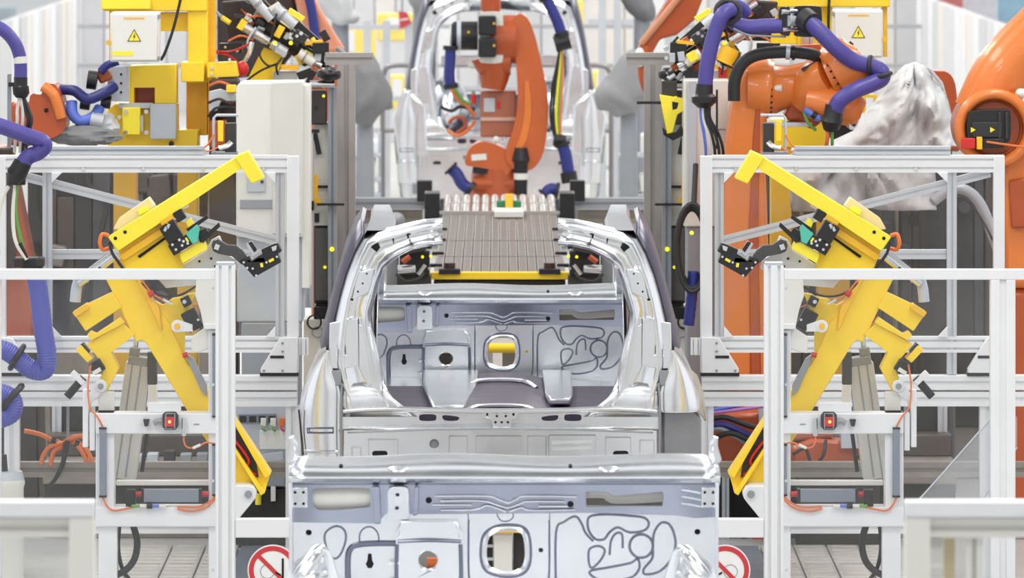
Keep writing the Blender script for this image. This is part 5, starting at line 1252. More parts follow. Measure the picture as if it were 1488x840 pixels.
# ------------------------------------------------------------------ big grey cover over a robot
def drape(name, label, m, sil_top, x0, x1, yb, depth, mt, seed, n=44, k=14, fold=1.0):
    """cloth hung over something: a ridge line in the picture plane, falling to both sides in depth"""
    rows = []; peak = min(sil_top, key=lambda p: p[1])
    for i in range(n + 1):
        x = x0 + (x1 - x0) * i / n
        for (xa, ya), (xb, yb2) in zip(sil_top, sil_top[1:]):
            if xa <= x <= xb: yt = ya + (yb2 - ya) * (x - xa) / (xb - xa + 1e-6); break
        row = []
        for j in range(-k, k + 1):
            t = j / k; a = abs(t)
            y = yt + (yb - yt) * (a ** 1.5)
            dx, dy = x - peak[0], y - peak[1] + 8
            th = math.atan2(dx, abs(dy) + 6) + (3.0 if t > 0 else 0); rr = math.hypot(dx, dy) / 60
            nz = noise.noise(Vector((x * .02, y * .02, seed)))
            d = depth * math.sin(t * math.pi / 2) + fold * (.17 * noise.noise(Vector((th * 3.2 + seed, rr * .9, seed))) + .10 * (abs(noise.noise(Vector((th * 5.5, rr * 1.3 + seed, seed * 2)))) - .2) + .05 * nz + .05 * abs(noise.noise(Vector((th * 9 + rr * 2.0, rr * 2.6 - seed, seed))))) * min(1, a * 4)
            row.append(m(x, y + 3 * nz, d + depth))
        rows.append(row)
    o = MB().loft(rows)
    return solo(name, label, 'cloth', o, mt, 'grey cover cloths', solid=.006, angle=80)
m = pm(284)
drape('cover_cloth', 'large crumpled pale grey cover cloth over a robot right of the wrist', m, [(1205, 212), (1228, 190), (1258, 172), (1288, 140), (1300, 118), (1318, 99), (1334, 95), (1358, 104), (1374, 122), (1384, 160), (1396, 205)], 1206, 1396, 214, .22, CLOTH, 1.3, 96, 34, 1.15)
drape('cover_cloth', 'lower hanging end of grey cloth seen through the right guard panel', m, [(1150, 226), (1240, 222), (1340, 224), (1362, 232)], 1152, 1360, 306, .10, CLOTH, 4.7, 44, 12)

m = pm(278)
t = thing('industrial_robot', 'brownish orange robot shoulder showing just behind the large crumpled cloth', 'robot', m(1370, zline(278, 0), .3), 'orange robots')
part(t, 'shoulder', MB().prism(m, smooth_loop([(1344, 112), (1366, 104), (1384, 110), (1392, 134), (1390, 180), (1350, 180)], 3), .3, .1), ORGD, bevel=.03)
part(t, 'column', MB().prism(m, [(1340, 176), (1392, 176), (1400, 222), (1336, 222)], .3, .12), ORGD, bevel=.02)
part(t, 'pillar', MB().ptube(m, [(1366, 222, .3), (1366, 230, .3), (1366, zline(278, 0), .3)], [24, 24, 30], n=22, smooth=1), DGREY)
m = pm(292)
t = thing('drive_unit', 'dark brown drive unit with grey bracket between yellow column and cream cabinet', 'drive', m(320, 216, .2), None)
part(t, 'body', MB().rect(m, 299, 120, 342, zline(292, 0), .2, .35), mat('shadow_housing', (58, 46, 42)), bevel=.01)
part(t, 'orange_block', MB().rect(m, 302, 178, 326, 218, .1, .2), ORGD, bevel=.008)
part(t, 'grey_bracket', MB().prism(m, [(300, 136), (316, 132), (341, 140), (341, 150), (318, 150), (312, 164), (300, 166)], .06, .24), LGREY, bevel=.004)
part(t, 'black_block', MB().rect(m, 300, 152, 318, 176, .1, .28), BLK, bevel=.006)
part(t, 'yellow_block', MB().rect(m, 326, 126, 340, 137, .08, .2), YEL, bevel=.004)
part(t, 'cable', MB().ptube(m, [(300, 152, .2), (316, 146, .18), (330, 152, .18), (342, 150, .2)], 2, n=8, smooth=6), mat('brown_stop', (70, 46, 40), .5))
part(t, 'cable', MB().ptube(m, [(300, 172, .2), (310, 160, .18), (326, 158, .18), (342, 160, .2)], 2, n=8, smooth=6), RUB)
part(t, 'cable', MB().ptube(m, [(300, 128, .3), (316, 122, .25), (334, 128, .25)], 2, n=8, smooth=6), COPPER)
m = pm(300)
t = thing('robot_base', 'low orange robot base with black cables behind the right stand', 'robot base', m(1216, zline(300, 0), .2), None)
part(t, 'orange_casting', MB().prism(m, [(1150, 652), (1180, 640), (1240, 644), (1284, 652), (1284, 676), (1150, 676)], .2, .05), ORGD, bevel=.02)
part(t, 'rear_casting', MB().prism(m, [(1150, 618), (1200, 618), (1216, 640), (1150, 646)], .2, .12), mat('brown_orange_box', (176, 110, 84), .5, 0, .1), bevel=.02)
wb_ = part(t, 'white_box', MB().rect(m, 1222, 624, 1264, 652, .1, .0), LGREY, bevel=.004)
part(t, 'foot', MB().rect(m, 1160, 676, 1280, zline(300, 0), .2, .1), DGREY, bevel=.01)
part(t, 'red_connector', MB().rect(m, 1231, 680, 1248, 690, .05, .0), mat('dull_crimson', (192, 66, 78), .5), bevel=.004)
for pts in ([(1152, 660, 0), (1170, 652, -.02), (1178, 676, -.02)], [(1200, 640, 0), (1196, 660, -.03), (1184, 676, -.02)], [(1270, 640, -.02), (1262, 656, -.04), (1240, 664, -.03)]):
    part(t, 'cable', MB().ptube(m, pts, 2.6, n=8, smooth=6), RUB)
m = pm(358.75)
t = thing('clear_panel', 'slanted clear plastic panel leaning on the fence post at the right', 'panel', m(1420, 745, 0), None)
part(t, 'sheet', MB().prism(m, [(1452, 594), (1478, 606), (1478, 650), (1416, 745), (1318, 745), (1368, 690)], .004, .0), pane_mat('milky_sheet', (.95, .95, .97), .05, .16), smooth=False)
part(t, 'sheet_edge', MB().ptube(m, [(1452, 594, -.002), (1368, 690, -.002), (1318, 745, -.002)], 1.2, n=6, smooth=1), LGREY)
part(t, 'sheet_edge', MB().ptube(m, [(1478, 650, -.002), (1416, 745, -.002)], 1.0, n=6, smooth=1), LGREY)
# far away containers in the open hall
for k, (x0, y0, x1, y1, rgb, lab) in enumerate(((1362, -14, 1400, 8, (222, 130, 130), 'pale red far container beyond the right partition'), (1400, -6, 1450, 30, (236, 240, 246), 'white far container beyond the right partition'), (1430, -20, 1500, 10, (168, 206, 226), 'pale blue far container beyond the right partition'),
                                                (1466, 14, 1510, 40, (178, 196, 226), 'grey blue far container beyond the right partition'), (-30, 10, 16, 40, (186, 196, 204), 'grey far container beyond the left partition'), (-20, 36, 14, 60, (184, 226, 204), 'pale green far container beyond the left partition'))):
    m = pm(84 - k * 1.5 if k < 4 else 70 + k * 3)
    solo('far_container', lab, 'container', MB().rect(m, x0, y0, x1, zline(m.s, 0), 1.2, 0), mat('container_%d' % k, rgb, .5), 'far pastel containers', bevel=.05)

# ------------------------------------------------------------------ dim machine blocks behind the guard panels
def machine_block(label, m, x0, y0, x1, y1, dep, mt, strips, seed, group='dim machine housings'):
    R = random.Random(seed); s = m.s
    t = thing('machine_housing', label, 'machine', m((x0 + x1) / 2, zline(s, 0), .2), group)
    part(t, 'body', MB().rect(m, x0, y0, x1, y1, dep, 0), mt, bevel=.01)
    part(t, 'plinth', MB().rect(m, x0 + 8, y1, x1 - 8, zline(s, 0), dep * .9, .03), BROWN, bevel=.01)
    cols = [DGREY, mat('umber_machine', (86, 78, 73), .5, .1, .2, 5), mat('slate_machine', (84, 84, 88), .45, .15, .2, 5), mat('soot_machine', (44, 42, 42), .5, .1, .2, 5)]
    x = x0 + 2
    while x < x1 - 12:
        w = min(R.choice([16, 26, 42, 64]), x1 - 2 - x); ya = y0 + R.choice([2, 10, 26, 60]); yb = y1 - R.choice([2, 14, 40, 90])
        part(t, 'panel', MB().rect(m, x, ya, x + w - 1, yb, .06, -.02 - R.random() * .06), R.choice(cols), bevel=.006)
        x += w
    for i in range(strips):
        x = R.uniform(x0 + 10, x1 - 30); y = R.uniform(y0 + 30, y1 - 60)
        k = i % 3
        if k == 0: part(t, 'conduit', MB().ptube(m, [(x, y0 + 4, -.1), (x + R.uniform(-8, 8), y, -.12), (x + R.uniform(-30, 30), y + 40, -.12), (x + R.uniform(-30, 30), y1 - 6, -.1)], R.uniform(2, 4), n=8, smooth=6), R.choice([RUB, DGREY, BROWN]))
        elif k == 1: part(t, 'drive_box', MB().rrect(m, x, y, R.uniform(16, 34), R.uniform(20, 50), R.uniform(-12, 12), .12, -.16), R.choice(cols + [BROWN]), bevel=.01)
        else: part(t, 'pulley', MB().disc(m, x, y, R.uniform(8, 18), .06, -.14, 22), R.choice(cols))
    return t
m = pm(270)
machine_block('dim grey machine housing behind the left guard panel', m, 40, 226, 348, 495, .5, DGREY, 14, 3)
machine_block('dim grey machine housing behind the right guard panel', m, 1112, 226, 1470, 620, .5, DGREY, 16, 4)
m = pm(284)
t = thing('feed_pipe', 'grey cranked pipe behind the right guard panel', 'pipe', m(1400, 345, .0), None)
part(t, 'pipe', MB().ptube(m, [(1356, 292, 0), (1380, 276, 0), (1402, 276, 0), (1424, 296, 0), (1444, 345, 0), (1456, 380, .0)], 8, n=14, smooth=5), LGREY)
part(t, 'pipe_cable', MB().ptube(m, [(1380, 284, -.05), (1404, 290, -.05), (1424, 316, -.05), (1446, 356, -.05)], 1.6, n=6, smooth=5), RUB)
part(t, 'pipe_stand', MB().rect(m, 1448, 372, 1466, zline(284, 0), .08, -.03), GREY)

# things seen low between the fences on both sides
def low_bench(mir, label, seed):
    m = pm(296, mir); R = random.Random(seed)
    t = thing('service_bench', label, 'bench', m(160, zline(296, 0), .2), 'low service benches')
    part(t, 'bench_beam', MB().rect(m, 62, 672, 330, 704, .3, .0), BROWN, bevel=.008)
    part(t, 'bench_deck', MB().rect(m, 62, 640, 330, 672, .2, .28), mat('umber_machine', (86, 78, 73)), bevel=.008)
    part(t, 'bench_skirt', MB().rect(m, 62, 704, 330, 752, .2, .06), DGREY, bevel=.008)
    part(t, 'bench_foot', MB().rect(m, 62, 752, 330, zline(296, 0), .2, .1), BROWN, bevel=.004)
    part(t, 'bench_back', MB().rect(m, 62, 588, 330, 642, .06, .5), DGREY, bevel=.008)
    for i in range(5):
        x = 66 + i * 50
        part(t, 'bench_post', MB().rprof(m, x, 560, x + 14, 676, .05, .42, 1), R.choice([GREY, LGREY, ALU]))
    for i in range(5):
        x = 190 + i * 24
        part(t, 'bench_block', MB().rect(m, x, 655 + R.random() * 6, x + 16, 672, .1, -.02), R.choice([GREY, DGREY, LGREY]), bevel=.004)
    return t
low_bench(False, 'low brownish service bench with posts behind the left stand', 5)
low_bench(True, 'low brownish service bench with posts behind the right stand', 6)
m = pm(311)
t = thing('cable_bundle', 'bundle of orange cables tied in black behind the left clear pane', 'cables', m(95, 672, 0), None)
for pts in ([(34, 628, .06), (56, 632, .04), (76, 640, .02), (92, 646, .02)], [(92, 644, 0), (74, 648, -.02), (64, 660, -.02), (60, 674, -.02)], [(94, 648, 0), (80, 654, -.02), (76, 664, -.02), (74, 676, -.02)],
            [(92, 644, .0), (104, 636, -.02), (118, 634, 0), (134, 640, .04)], [(104, 640, 0), (116, 650, -.02), (124, 664, -.02), (126, 676, 0)], [(108, 640, 0), (124, 650, -.02), (132, 664, -.02), (134, 676, 0)]):
    part(t, 'orange_cable', MB().ptube(m, pts, 3.4, n=8, smooth=6), COPPER)
for pts in ([(96, 642, -.03), (92, 670, -.04), (82, 694, -.03), (66, 712, 0)], [(98, 640, -.03), (96, 660, -.04), (90, 680, -.04)]):
    part(t, 'black_cable', MB().ptube(m, pts, 3, n=8, smooth=6), RUB)
part(t, 'tie_bracket', MB().rect(m, 96, 588, 100, 645, .02, .02), GREY)
for x, y in ((78, 640), (98, 643), (112, 645)): part(t, 'cable_tie', MB().ptube(m, [(x - 3, y - 1, -.01), (x + 3, y + 1, -.01)], 5.5, n=10, smooth=1), BLK)

# terminal boxes low left of the second car
m = pm(300)
t = thing('terminal_rack', 'grey terminal rack with small red and green plugs left of the car shell', 'rack', m(390, zline(300, 0), .2), None)
part(t, 'cabinet', MB().rect(m, 338, 592, 424, 712, .3, .1), LGREY, bevel=.006)
part(t, 'vent', MB().rect(m, 345, 604, 400, 618, .02, .09), mat('curtain_grey', (132, 140, 152)), bevel=.002)
for k in range(4): part(t, 'vent_slot', MB().rect(m, 347 + k * 14, 607, 357 + k * 14, 616, .004, .086), DGREY)
for x, c0, c1 in ((378, GREENC, OFFW), (392, GREENC, OFFW), (405, RED, COPPER)):
    part(t, 'plug', MB().rect(m, x, 610, x + 8, 622, .03, .07), c1, bevel=.002)
    part(t, 'plug_wire', MB().ptube(m, [(x + 2, 620, .06), (x + 4, 626, .05), (x + 8, 628, .06)], 1.2, n=6, smooth=4), c0)
part(t, 'door', MB().rect(m, 376, 628, 416, 656, .01, .09), OFFW, bevel=.003)
part(t, 'plate', MB().rrect(m, 396, 666, 30, 12, -8, .02, .05), LGREY, bevel=.002)
part(t, 'red_disc', MB().disc(m, 398, 694, 10, .03, .06, 20), mat('dull_red', (176, 92, 96), .5))
part(t, 'lower_box', MB().rect(m, 345, 684, 414, 708, .1, .04), GREY, bevel=.004)
part(t, 'dark_base', MB().rect(m, 338, 712, 424, zline(300, 0), .3, .08), DGREY, bevel=.006)
part(t, 'yellow_cap', MB().ptube(m, [(375, 718, .02), (375, 734, .02)], 4.5, n=12, smooth=1), YELB)
part(t, 'white_pin', MB().rect(m, 393, 708, 400, 730, .03, .04), OFFW, bevel=.002)
m = pm(296)
t = thing('cable_tray', 'tray of dark blue and grey cables over an orange base right of the car shell', 'cables', m(1068, zline(296, 0), .2), None)
part(t, 'orange_base', MB().prism(m, [(1024, 606), (1108, 604), (1108, 690), (1050, 686), (1024, 660)], .3, .12), ORGD, bevel=.02)
part(t, 'black_bay', MB().rect(m, 1068, 690, 1112, 760, .1, .1), HOLE)
part(t, 'foot', MB().rect(m, 1030, 690, 1108, zline(296, 0), .2, .2), DGREY, bevel=.004)
for k, (pts, r, mt) in enumerate((([(1020, 622, 0), (1050, 616, -.03), (1080, 628, -.03), (1108, 642, .0)], 5, mat('navy_hose', (44, 48, 118))), ([(1020, 612, 0), (1052, 606, -.02), (1082, 616, -.02), (1112, 626, .0)], 4, RUB),
                                  ([(1022, 598, 0), (1050, 594, 0), (1080, 588, 0), (1112, 584, .0)], 3, LBLUE), ([(1022, 602, 0), (1050, 598, -.02), (1080, 594, -.02), (1112, 590, .0)], 2.4, mat('violet_pink_cable', (180, 120, 190), .45)),
                                  ([(1022, 630, 0), (1046, 622, -.03), (1070, 634, -.03), (1096, 650, .0)], 4, GREY), ([(1022, 590, .05), (1060, 582, .05), (1110, 572, .05)], 3, LGREY), ([(1030, 640, -.03), (1060, 628, -.05), (1090, 640, -.04)], 4, RUB))):
    part(t, 'cable', MB().ptube(m, pts, r, n=8, smooth=6), mt)
part(t, 'grey_post', MB().rprof(m, 1104, 568, 1112, 640, .05, .1, 0), LGREY)
part(t, 'slim_post', MB().rprof(m, 1050, 690, 1060, zline(296, 0), .05, .04, 1), LGREY)
part(t, 'red_box', MB().rect(m, 1095, 779, 1112, 797, .08, .04), RED, bevel=.003)
part(t, 'black_fitting', MB().rect(m, 1062, 776, 1074, 786, .06, .08), BLK, bevel=.003)
part(t, 'black_fitting', MB().blob(m(1082, 780, .1), (.03, .04, .03), .1), BLK)
part(t, 'grey_column', MB().rect(m, 1098, 706, 1116, zline(296, 0), .06, .15), GREY, bevel=.003)

# perforated walkway plates on the floor
for mir, lab in ((False, 'light perforated floor plate under the left stand'), (True, 'light perforated floor plate under the right stand')):
    sg = -1 if not mir else 1
    y0, y1 = F_PX / 318, F_PX / 300
    t = thing('floor_plate', lab, 'floor plate', (sg * 1.66, (y0 + y1) / 2, .0), 'perforated floor plates')
    for k in range(4):
        part(t, 'tread', MB().box((sg * (1.34 + k * .16), (y0 + y1) / 2, .012), (.152, y1 - y0, .024)), mat('perforated_plate', (198, 196, 190), .45, .4, .12, 20), bevel=.003)
        rb = MB()
        for j in range(12):
            rb.box((sg * (1.34 + k * .16), y0 + (j + .5) * (y1 - y0) / 12, .026), (.12, .05, .006))
        part(t, 'tread_pattern', rb, mat('perforated_plate_light', (216, 214, 208), .4, .4, .06), kind='stuff')
    solo('edge_plate', 'dark blue grey floor plate beside the ' + ('left' if not mir else 'right') + ' perforated plate', 'floor plate',
         MB().box((sg * 1.14, (y0 + y1) / 2, .01), (.22, y1 - y0, .02)), mat('blue_grey_plate', (118, 128, 142), .4, .3, .1), 'dark floor plates')

# ------------------------------------------------------------------ slatted lift table behind the second car
zt = 1.0
t = thing('slat_table', 'slatted warm grey table with yellow front bar behind the car shell', 'table', (0, 34.0, 0), None)
ya, yb_ = F_PX / 259.0, F_PX / 224.0
n = 14; w = .74
for k in range(n):
    x = -w / 2 + (k + .5) * w / n
    part(t, 'slat', MB().box((x, (ya + yb_) / 2, zt), (w / n * .96, yb_ - ya, .05)), CORR, bevel=.006)
part(t, 'table_bed', MB().box((0, (ya + yb_) / 2, zt - .06), (w, yb_ - ya, .06)), DGREY)
for k in range(12):
    x = -.345 + k * .0627
    for q in (0, 1): part(t, 'round_slat_end', MB().tube([Vector((x, yb_ + .05 + q * 1.0, zt + .0)), Vector((x, yb_ + .12 + q * 1.0, zt + .035)), Vector((x, yb_ + .6 + q * 1.0, zt + .035)), Vector((x, yb_ + .95 + q * 1.0, zt + .0))], .027, n=10, smooth=2), CORRL)
part(t, 'end_strip', MB().box((0, yb_ - .02, zt + .035), (.78, .03, .02)), CORRL)
for yy, wd in ((ya + 1.2, .70), (ya + 2.6, .70)):
    part(t, 'cross_seam', MB().box((0, yy, zt + .0255), (wd, .02, .002)), mat('umber_machine', (86, 78, 73)))
pc = part(t, 'circuit_plate', MB().box((.06, yb_ - .25, zt + .05), (.19, .42, .04)), OFFW, bevel=.004)
part(pc, 'circuit', MB().box((.06, yb_ + .02, zt + .08), (.16, .1, .06)), GREEN, bevel=.004)
part(pc, 'connector', MB().box((.062, yb_ - .02, zt + .10), (.05, .1, .11)), AMB, bevel=.004)
fb = part(t, 'front_bar', MB().box((0, ya - .05, zt + .005), (.78, .08, .04)), YEL, bevel=.004)
for x in (-.28, .28):
    part(fb, 'stop_foot', MB().box((x, ya - .06, zt + .03), (.12, .10, .03)), BLK, bevel=.004)
    part(fb, 'stop_post', MB().tube([Vector((x, ya - .05, zt + .03)), Vector((x, ya - .05, zt + .075))], .032, n=12, smooth=1), mat('brown_stop', (70, 46, 40), .5))
for sx in (-1, 1):
    for k, yy in enumerate((ya + .4, ya + 1.4, ya + 2.6, ya + 3.6)):
        part(t, 'side_clamp', MB().box((sx * .36, yy, zt + .03), (.07, .05, .02)), BLK, bevel=.003)
    part(t, 'end_block', MB().box((sx * .44, yb_ + .3, zt + .04), (.10, .3, .22)), BLK, bevel=.006)
    part(t, 'side_block', MB().box((sx * .47, yb_ - 1.6, zt - .02), (.10, .5, .12)), BLK, bevel=.006)
    part(t, 'yellow_stop', MB().box((sx * .405, ya + .05, zt + .05), (.02, .06, .16)), AMB, bevel=.003)
    part(t, 'chrome_knob', MB().blob((sx * .43, ya - .05, zt + .05), (.02, .02, .02), 0, nu=12, nv=8), CHROME)
    part(t, 'leg', MB().box((sx * .33, ya + 1.0, .48), (.1, .2, .95)), DGREY, bevel=.006)
    part(t, 'leg', MB().box((sx * .33, yb_ - .6, .48), (.1, .2, .95)), DGREY, bevel=.006)
for sx, lab in ((-1, 'dark clamping fixture with chrome fittings left of the slatted table'), (1, 'dark clamping fixture with chrome fittings right of the slatted table')):
    m = pm(262); X = (lambda x: x) if sx < 0 else (lambda x: 1452 - x)
    t = thing('clamp_fixture', lab, 'fixture', m(X(598), zline(262, 0), .2), 'clamping fixtures')
    part(t, 'grey_column', MB().rect(m, min(X(560), X(578)), 352, max(X(560), X(578)), zline(262, 0), .2, .2), GREY, bevel=.006)
    part(t, 'black_body', MB().rect(m, min(X(580), X(624)), 366, max(X(580), X(624)), 402, .16, .1), BLK, bevel=.008)
    part(t, 'arm', MB().rrect(m, X(604), 362, 30, 10, 12 * sx, .1, .0), DGREY, bevel=.004)
    part(t, 'roller', MB().ptube(m, [(X(578), 392, .0), (X(604), 390, .0)], 7, n=14, smooth=1), CHROME)
    part(t, 'fitting', MB().ptube(m, [(X(585), 380, -.05), (X(596), 372, -.05)], 4, n=10, smooth=1), ORGD)
    part(t, 'fitting', MB().ptube(m, [(X(608), 398, -.05), (X(618), 384, -.05)], 3, n=10, smooth=1), CHROME)
    for x, y in ((614, 373), (626, 372), (624, 390)): part(t, 'lamp', MB().disc(m, X(x), y, 2.2, .006, -.02, 8), YELLED if y != 390 else CHROME)
    part(t, 'cable', MB().ptube(m, [(X(576), 398, -.04), (X(590), 408, -.06), (X(608), 404, -.05), (X(616), 396, -.02)], 2.2, n=6, smooth=5), RUB)
    part(t, 'pedestal', MB().rect(m, min(X(576), X(626)), 402, max(X(576), X(626)), zline(262, 0), .2, .14), DGREY, bevel=.006)

# ------------------------------------------------------------------ cross beams, far frames
m = pm(215)
t = thing('cross_beam', 'long grey beam crossing the line behind the slatted table', 'beam', m(726, zline(215, 0), .1), None)
part(t, 'beam', MB().rprof(m, 486, 288, 628, 304, .1, .0, 1), GREY); part(t, 'beam', MB().rprof(m, 822, 288, 965, 304, .1, .0, 1), GREY)
part(t, 'lower_beam', MB().rprof(m, 486, 306, 612, 326, .1, .06, 1), BROWN); part(t, 'lower_beam', MB().rprof(m, 840, 306, 965, 326, .1, .06, 1), BROWN)
for x in (500, 560, 876, 940): part(t, 'leg', MB().rprof(m, x, 326, x + 14, zline(215, 0), .08, .02, 1), GREY)
for x in (606, 828): part(t, 'black_end', MB().rect(m, x, 262, x + 22, 292, .12, -.06), BLK, bevel=.006)
part(t, 'signal_lamp', MB().blob(m(628, 283, -.1), (.025, .02, .014), 0, nu=12, nv=8), REDLED)
part(t, 'grey_motor', MB().blob(m(576, 318, -.1), (.06, .08, .05), .03), GREY)

def frame_fence(label, s, x0, x1, y0, y1, posts, rails, group='grey frame fences', mt=ALU):
    m = pm(s)
    t = thing('frame_fence', label, 'fence', m((x0 + x1) / 2, zline(s, 0), 0), group)
    for x in posts: part(t, 'post', MB().rprof(m, x, y0, x + 11, zline(s, 0), .07, 0, 0), mt)
    for y in rails: part(t, 'rail', MB().rprof(m, x0, y, x1, y + 7, .05, .01, 0), mt)
    return t
frame_fence('pale grey frame fence left of the far car shell', 150, 440, 600, 30, 280, [455, 528, 556, 588], [36, 140, 186])
frame_fence('pale grey frame fence right of the far car shell', 150, 855, 1010, -10, 280, [870, 892, 920, 966], [28, 180, 240])
for lab, xa, xb in (('grey rounded handrail hoop left of the far car shell', 556, 612), ('grey rounded handrail hoop right of the far car shell', 838, 888)):
    m = pm(160)
    t = thing('handrail', lab, 'handrail', m((xa + xb) / 2, zline(160, 0)), 'rounded handrails')
    part(t, 'rail', MB().ptube(m, [(xa, zline(160, 0), 0), (xa, 140, 0), (xa + 2, 106, 0), (xa + 12, 96, 0), (xb - 12, 96, 0), (xb - 2, 106, 0), (xb, 140, 0), (xb, zline(160, 0), 0)], 3.6, n=10, smooth=5), mat('rail_grey', (150, 146, 148), .4, .3))
    part(t, 'knee_rail', MB().ptube(m, [(xa, 190, 0), (xb, 190, 0)], 3, n=8, smooth=1), mat('rail_grey', (150, 146, 148)))
def wrinkle(mb, amp, freq, seed):
    for i, v in enumerate(mb.v):
        q = Vector((v.x * freq + seed, v.y * freq, v.z * freq * .6))
        mb.v[i] = v + Vector((noise.noise(q), noise.noise(q + Vector((9, 2, 1))), noise.noise(q + Vector((3, 7, 5))))) * amp
    return mb
def cover(label, m, bodies, foot, mt, sd):
    x, y = foot
    t = thing('covered_robot', label, 'covered robot', m(x, zline(m.s, 0), 0), 'cloth covered robots')
    for k, pts in enumerate(bodies):
        part(t, 'cover' if k == 0 else 'cover_sleeve', wrinkle(MB().ptube(m, [(p[0], p[1], 0) for p in pts], [p[2] for p in pts], n=30, smooth=8), .06, 7, sd), mt)
    part(t, 'robot_foot', MB().ptube(m, [(x, y, .1), (x, zline(m.s, 0), .1)], [12, 16], n=18, smooth=1), GREY)
mt_cover = mat('mid_grey_cover', (150, 151, 154), .75, 0, .08, 6, .3, 30)
cover('dark grey cloth covered robot beside the left slide tower', pm(190), [[(524, 78, 13), (526, 92, 20), (530, 116, 27), (536, 140, 33), (532, 166, 25), (528, 178, 14)], [(536, 112, 18), (550, 134, 22), (562, 150, 15), (572, 158, 5)]], (530, 170), CLOTHD, 1)
cover('mid grey cloth covered robot right of the far car shell', pm(190), [[(924, 76, 12), (918, 92, 22), (914, 116, 30), (908, 140, 30), (912, 164, 14)], [(914, 112, 24), (896, 132, 24), (880, 148, 16), (871, 157, 5)]], (914, 160), mt_cover, 2)
cover('pale cloth covered robot top partly cut by the upper edge', pm(170), [[(474, -30, 20), (482, -6, 26), (494, 14, 20), (510, 24, 12), (520, 28, 4)]], (494, 10), CLOTH, 3)
cover('dark cloth covered robot at the upper edge beside the orange arm', pm(170), [[(912, -20, 18), (930, 0, 24), (944, 14, 16), (952, 24, 6)]], (934, 6), CLOTHD, 4)
cover('small pale cloth cover hanging left above the far car shell', pm(148), [[(606, -24, 14), (612, -4, 18), (616, 14, 10), (618, 20, 4)]], (612, 0), mt_cover, 5)
cover('small pale cloth cover hanging right above the far car shell', pm(148), [[(828, -24, 14), (824, -4, 16), (824, 10, 9), (823, 18, 4)]], (826, 0), mt_cover, 6)
for k, (x0, y0, x1, y1, lab) in enumerate(((548, 20, 604, 60, 'pale yellow far machine beside the red sheet'), (560, 110, 600, 160, 'pale yellow far machine behind the left handrail hoop'), (826, 0, 848, 110, 'pale yellow far machine right of the robot arm'), (862, 104, 884, 160, 'pale yellow far machine behind the right handrail hoop'), (470, 40, 545, 100, 'pale yellow far machine behind the pale frame fence'))):
    m = pm(122 + k * 4)
    t = thing('far_machine', lab, 'machine', m((x0 + x1) / 2, zline(m.s, 0), .3), 'pale yellow far machines')
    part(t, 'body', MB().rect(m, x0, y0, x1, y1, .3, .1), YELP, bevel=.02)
    part(t, 'window', MB().rect(m, x0 + (x1 - x0) * .25, y0 + 6, x0 + (x1 - x0) * .6, y0 + (y1 - y0) * .6, .02, .085), PANELS[0])
    part(t, 'stand', MB().rect(m, x0 + 4, y1, x1 - 4, zline(m.s, 0), .25, .12), PANELS[1])
for k, (x0, y0, x1, y1, mt) in enumerate(((516, 205, 548, 226, PANELS[0]), (512, 232, 546, 262, OFFW), (514, 274, 534, 284, YELP), (932, 196, 964, 226, OFFW), (930, 254, 962, 282, OFFW), (905, 260, 928, 282, LGREY))):
    m = pm(186)
    solo('storage_box', ['small white box upper of the pair behind the left frame fence', 'cream box lower of the pair behind the left frame fence', 'pale yellow box on the grey beam behind the left frame fence',
                         'cream box upper of the pair behind the right frame fence', 'cream box lower of the pair behind the right frame fence', 'light grey box beside the right frame fence'][k], 'box', MB().rect(m, x0, y0, x1, y1, .3, .1), mt, 'pale boxes behind the frame fences', bevel=.02)
for lab, xa, xb, ys in (('light shelf rack carrying boxes behind the left frame fence', 508, 552, (226, 262, 284)), ('light shelf rack carrying boxes behind the right frame fence', 900, 968, (226, 282, 284))):
    m = pm(186)
    t = thing('shelf_rack', lab, 'rack', m((xa + xb) / 2, zline(186, 0), .25), 'light shelf racks')
    for y in ys[:2] if xa > 700 else ys: part(t, 'shelf', MB().rect(m, xa, y, xb, y + 3, .5, .0), LGREY)
    for x in (xa, xb - 4): part(t, 'post', MB().rect(m, x, 196, x + 4, zline(186, 0), .05, .45), LGREY)
m = pm(150)
t = thing('hanging_sheet', 'crooked red printed sheet hanging beside the far car shell', 'sheet', m(584, 40, -.03), None)
part(t, 'sheet', MB().prism(m, [(579, 16), (592, 18), (598, 34), (581, 42)], .01, -.05), mat('dull_crimson', (192, 66, 78), .5), smooth=False)
part(t, 'print_line', MB().prism(m, [(581, 28), (593, 26), (594, 28), (581, 30)], .004, -.056), OFFW, smooth=False)
part(t, 'hanger', MB().rect(m, 583, -4, 586, 18, .01, -.04), GREY)

# orange arms high up, further back
m = pm(236)
t = thing('industrial_robot', 'dark orange robot arm slanting down beside the grey covered robot at upper right', 'robot', m(950, zline(236, 0), .2), 'orange robots')
part(t, 'slanted_arm', MB().prism(m, [(984, -20), (1030, -20), (1010, 30), (984, 52), (960, 58), (950, 76), (944, 110), (936, 110), (928, 96), (926, 78), (932, 64)], .3, .1), ORGD, bevel=.03)
part(t, 'arm_edge', MB().ptube(m, [(994, -12, .08), (960, 30, .08), (932, 64, .08)], 5, n=10, smooth=4), mat('worn_orange', (206, 140, 104), .4))  # paler orange along the arm's edge
part(t, 'ring_joint', MB().tube([m(958 + 22 * math.cos(a), 100 + 42 * math.sin(a), .1) for a in [math.pi * .45 + i * .16 for i in range(17)]], 9 / 236, n=12, smooth=1), ORGD)
part(t, 'white_knuckle', MB().blob(m(930, 84, .06), (.035, .04, .06), .05), OFFW)
part(t, 'column', MB().ptube(m, [(958, 130, .3), (958, zline(236, 0), .3)], 20, n=18, smooth=1), ORGD)
m = pm(220)
t = thing('industrial_robot', 'faded orange robot arm behind the left gripper tool', 'robot', m(470, zline(220, 0), .3), 'orange robots')
